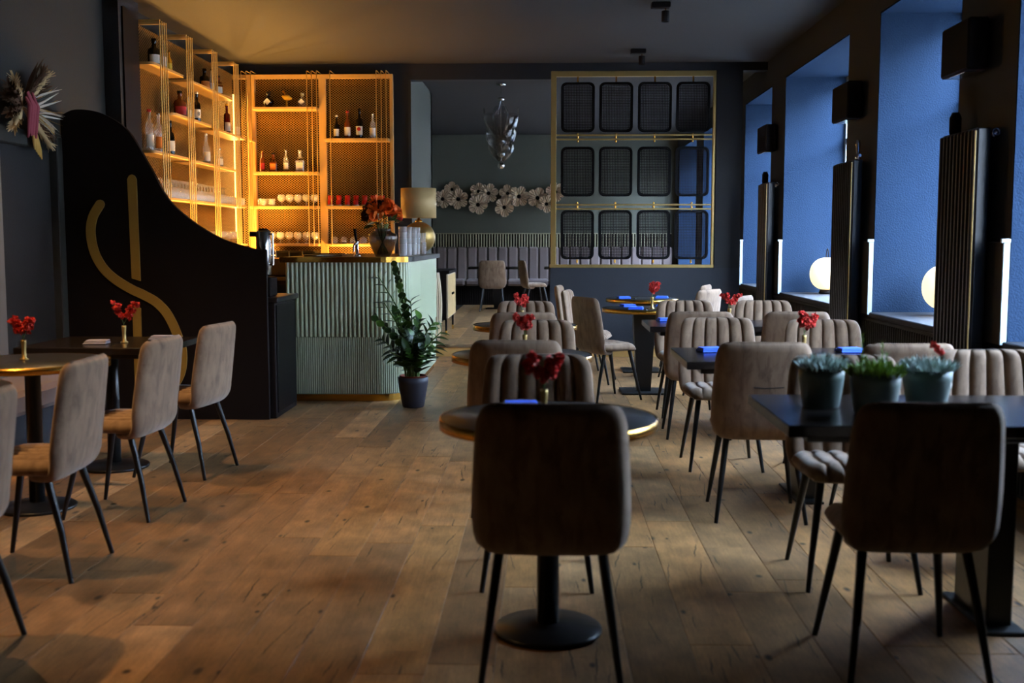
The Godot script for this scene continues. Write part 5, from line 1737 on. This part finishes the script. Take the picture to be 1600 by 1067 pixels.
	for k in 5:
		part(w, "seed_pod", tube([Vector3(0.05, -0.14, -0.01 - k * 0.012), Vector3(0.055, -0.19 - 0.012 * k, -0.02 - k * 0.015), Vector3(0.055, -0.24 - 0.012 * k, -0.025 - k * 0.018)], [0.004, 0.011, 0.004], 7), M["dry_yellow"])

func planted_pot(at: Vector3, rad: float, h: float, leaf: String, kind: int, label: String) -> void:
	var r := RandomNumberGenerator.new()
	r.seed = 50 + kind
	var t := thing("planted_pot", label, "plant", at, 0, "planted pots on the dark table")
	part(t, "pot", lathe([Vector2(0, 0), Vector2(rad * 0.76, 0), Vector2(rad * 0.8, 0.006), Vector2(rad * 0.97, h * 0.7), Vector2(rad, h), Vector2(rad * 0.94, h), Vector2(rad * 0.9, h * 0.8), Vector2(0, h * 0.8)], 40), M["pot_sage"])
	part(t, "soil", lathe([Vector2(0, h * 0.86), Vector2(rad * 0.9, h * 0.84), Vector2(rad * 0.9, h * 0.8)], 20), M["soil"])
	var s := S()
	for k in 620:
		var a := r.randf() * TAU
		var q := sqrt(r.randf())
		var p := Vector3(cos(a) * q * rad * 0.9, h * 0.86, sin(a) * q * rad * 0.9)
		var up := Vector3(cos(a) * q * 0.7 + r.randf_range(-0.4, 0.4), 1.0, sin(a) * q * 0.7 + r.randf_range(-0.4, 0.4)).normalized()
		var L := r.randf_range(0.035, 0.085) * (1.0 - 0.25 * q)
		var sd := up.cross(Vector3(r.randf() - 0.5, 0.1, r.randf() - 0.5)).normalized() * 0.0027
		var e := p + up * L
		var bend := Vector3(r.randf_range(-1, 1), 0.1, r.randf_range(-1, 1)) * 0.012
		poly(s, [p - sd, p + sd, p + up * L * 0.6 + sd * 1.3, p + up * L * 0.6 - sd * 1.3], Vector3(cos(a), 0.3, sin(a)))
		poly(s, [p + up * L * 0.6 - sd * 1.3, p + up * L * 0.6 + sd * 1.3, e + bend], Vector3(cos(a), 0.3, sin(a)))
	part(t, "foliage", fin(s), M[leaf]).set_meta("kind", "stuff")
	if kind == 1:
		for k in 4:
			var x: float = [-0.045, -0.035, 0.02, 0.035][k]
			var hh: float = [0.28, 0.2, 0.25, 0.21][k]
			var s2 := S()
			add_tube(s2, [Vector3(x, h * 0.86, 0), Vector3(x * 1.1, hh, 0.0)], [0.0025, 0.0015], 5)
			for j in 26:
				var y := lerpf(h + 0.02, hh, j / 25.0)
				var a := j * 2.4
				var d := Vector3(cos(a), 0.9, sin(a)).normalized()
				var b := Vector3(x * (1.0 + 0.1 * y), y, 0)
				var sd := d.cross(Vector3.UP).normalized() * 0.002
				poly(s2, [b - sd, b + sd, b + d * 0.024], Vector3(-sin(a), 0, cos(a)))
			part(t, "upright_shoot", fin(s2), M["leaf_lime"])
	if kind == 2:
		part(t, "sticker", prism(PackedVector2Array([Vector2(0, -0.014), Vector2(0.01, 0), Vector2(0, 0.014), Vector2(-0.01, 0)]), 0.0, 0.001), M["label_white"], Transform3D(Basis(Vector3.UP, 0.95), Vector3(0.068, h * 0.62, 0.05).normalized() * 0.0 + Vector3(rad * 0.965 * sin(0.95), h * 0.62, rad * 0.965 * cos(0.95))))
		for k in 3:
			part(t, "red_bloom", blossoms[k], M["flower_red"], Transform3D(Basis(), Vector3(0.03 + 0.012 * k, h + 0.085 - 0.012 * k, -0.03)))

# ------------------------------------------------------------------ ceiling spots
func build_ceiling_spots() -> void:
	var sp := [[1.006, 9.466, 0, "small dark ceiling spotlight with a bright lens rim"], [1.005, 11.73, 0, "faint dark ceiling spotlight closer to the divider"], [-2.75, 3.7, 1, "unseen lit ceiling spotlight above the cut-off bench table"], [-2.75, 5.0, 1, "unseen lit ceiling spotlight above the round bench table"], [-2.75, 6.4, 1, "unseen lit ceiling spotlight above the rectangular bench table"]]
	for e in sp:
		var t := thing("ceiling_spotlight", e[3], "spotlight", Vector3(e[0], HC, -e[1]), 0, "ceiling spotlights")
		part(t, "mount", box(Vector3(0.16, 0.045, 0.1), 0.006), M["matt_black"], Transform3D(Basis(), Vector3(-0.04, -0.0235, 0)))
		part(t, "stem", tube([Vector3(0, -0.045, 0), Vector3(0, -0.075, 0)], [0.006], 8), M["brass"])
		part(t, "can", lathe([Vector2(0, -0.07), Vector2(0.032, -0.07), Vector2(0.034, -0.075), Vector2(0.034, -0.16), Vector2(0.03, -0.16), Vector2(0.028, -0.145), Vector2(0, -0.145)], 24), M["matt_black"])
		part(t, "lens", lathe([Vector2(0, -0.148), Vector2(0.027, -0.148), Vector2(0.027, -0.152), Vector2(0, -0.155)], 20), M["bulb_glow" if e[2] == 1 else "chrome"])
		if e[2] == 1:  # unseen spots, placed to light the bench tables and chairs from above
			var l := SpotLight3D.new()
			l.name = "spot_light"
			l.light_color = Color(1.0, 0.80, 0.55)
			l.light_energy = 4.5 * SPOTS
			l.spot_angle = 46.0
			l.spot_angle_attenuation = 0.8
			l.spot_range = 20.0
			l.spot_attenuation = 2.0
			l.light_size = 0.03
			l.shadow_enabled = true
			t.add_child(l)
			l.position = Vector3(0, -0.17, 0)
			l.rotation_degrees = Vector3(-90, 0, 0)
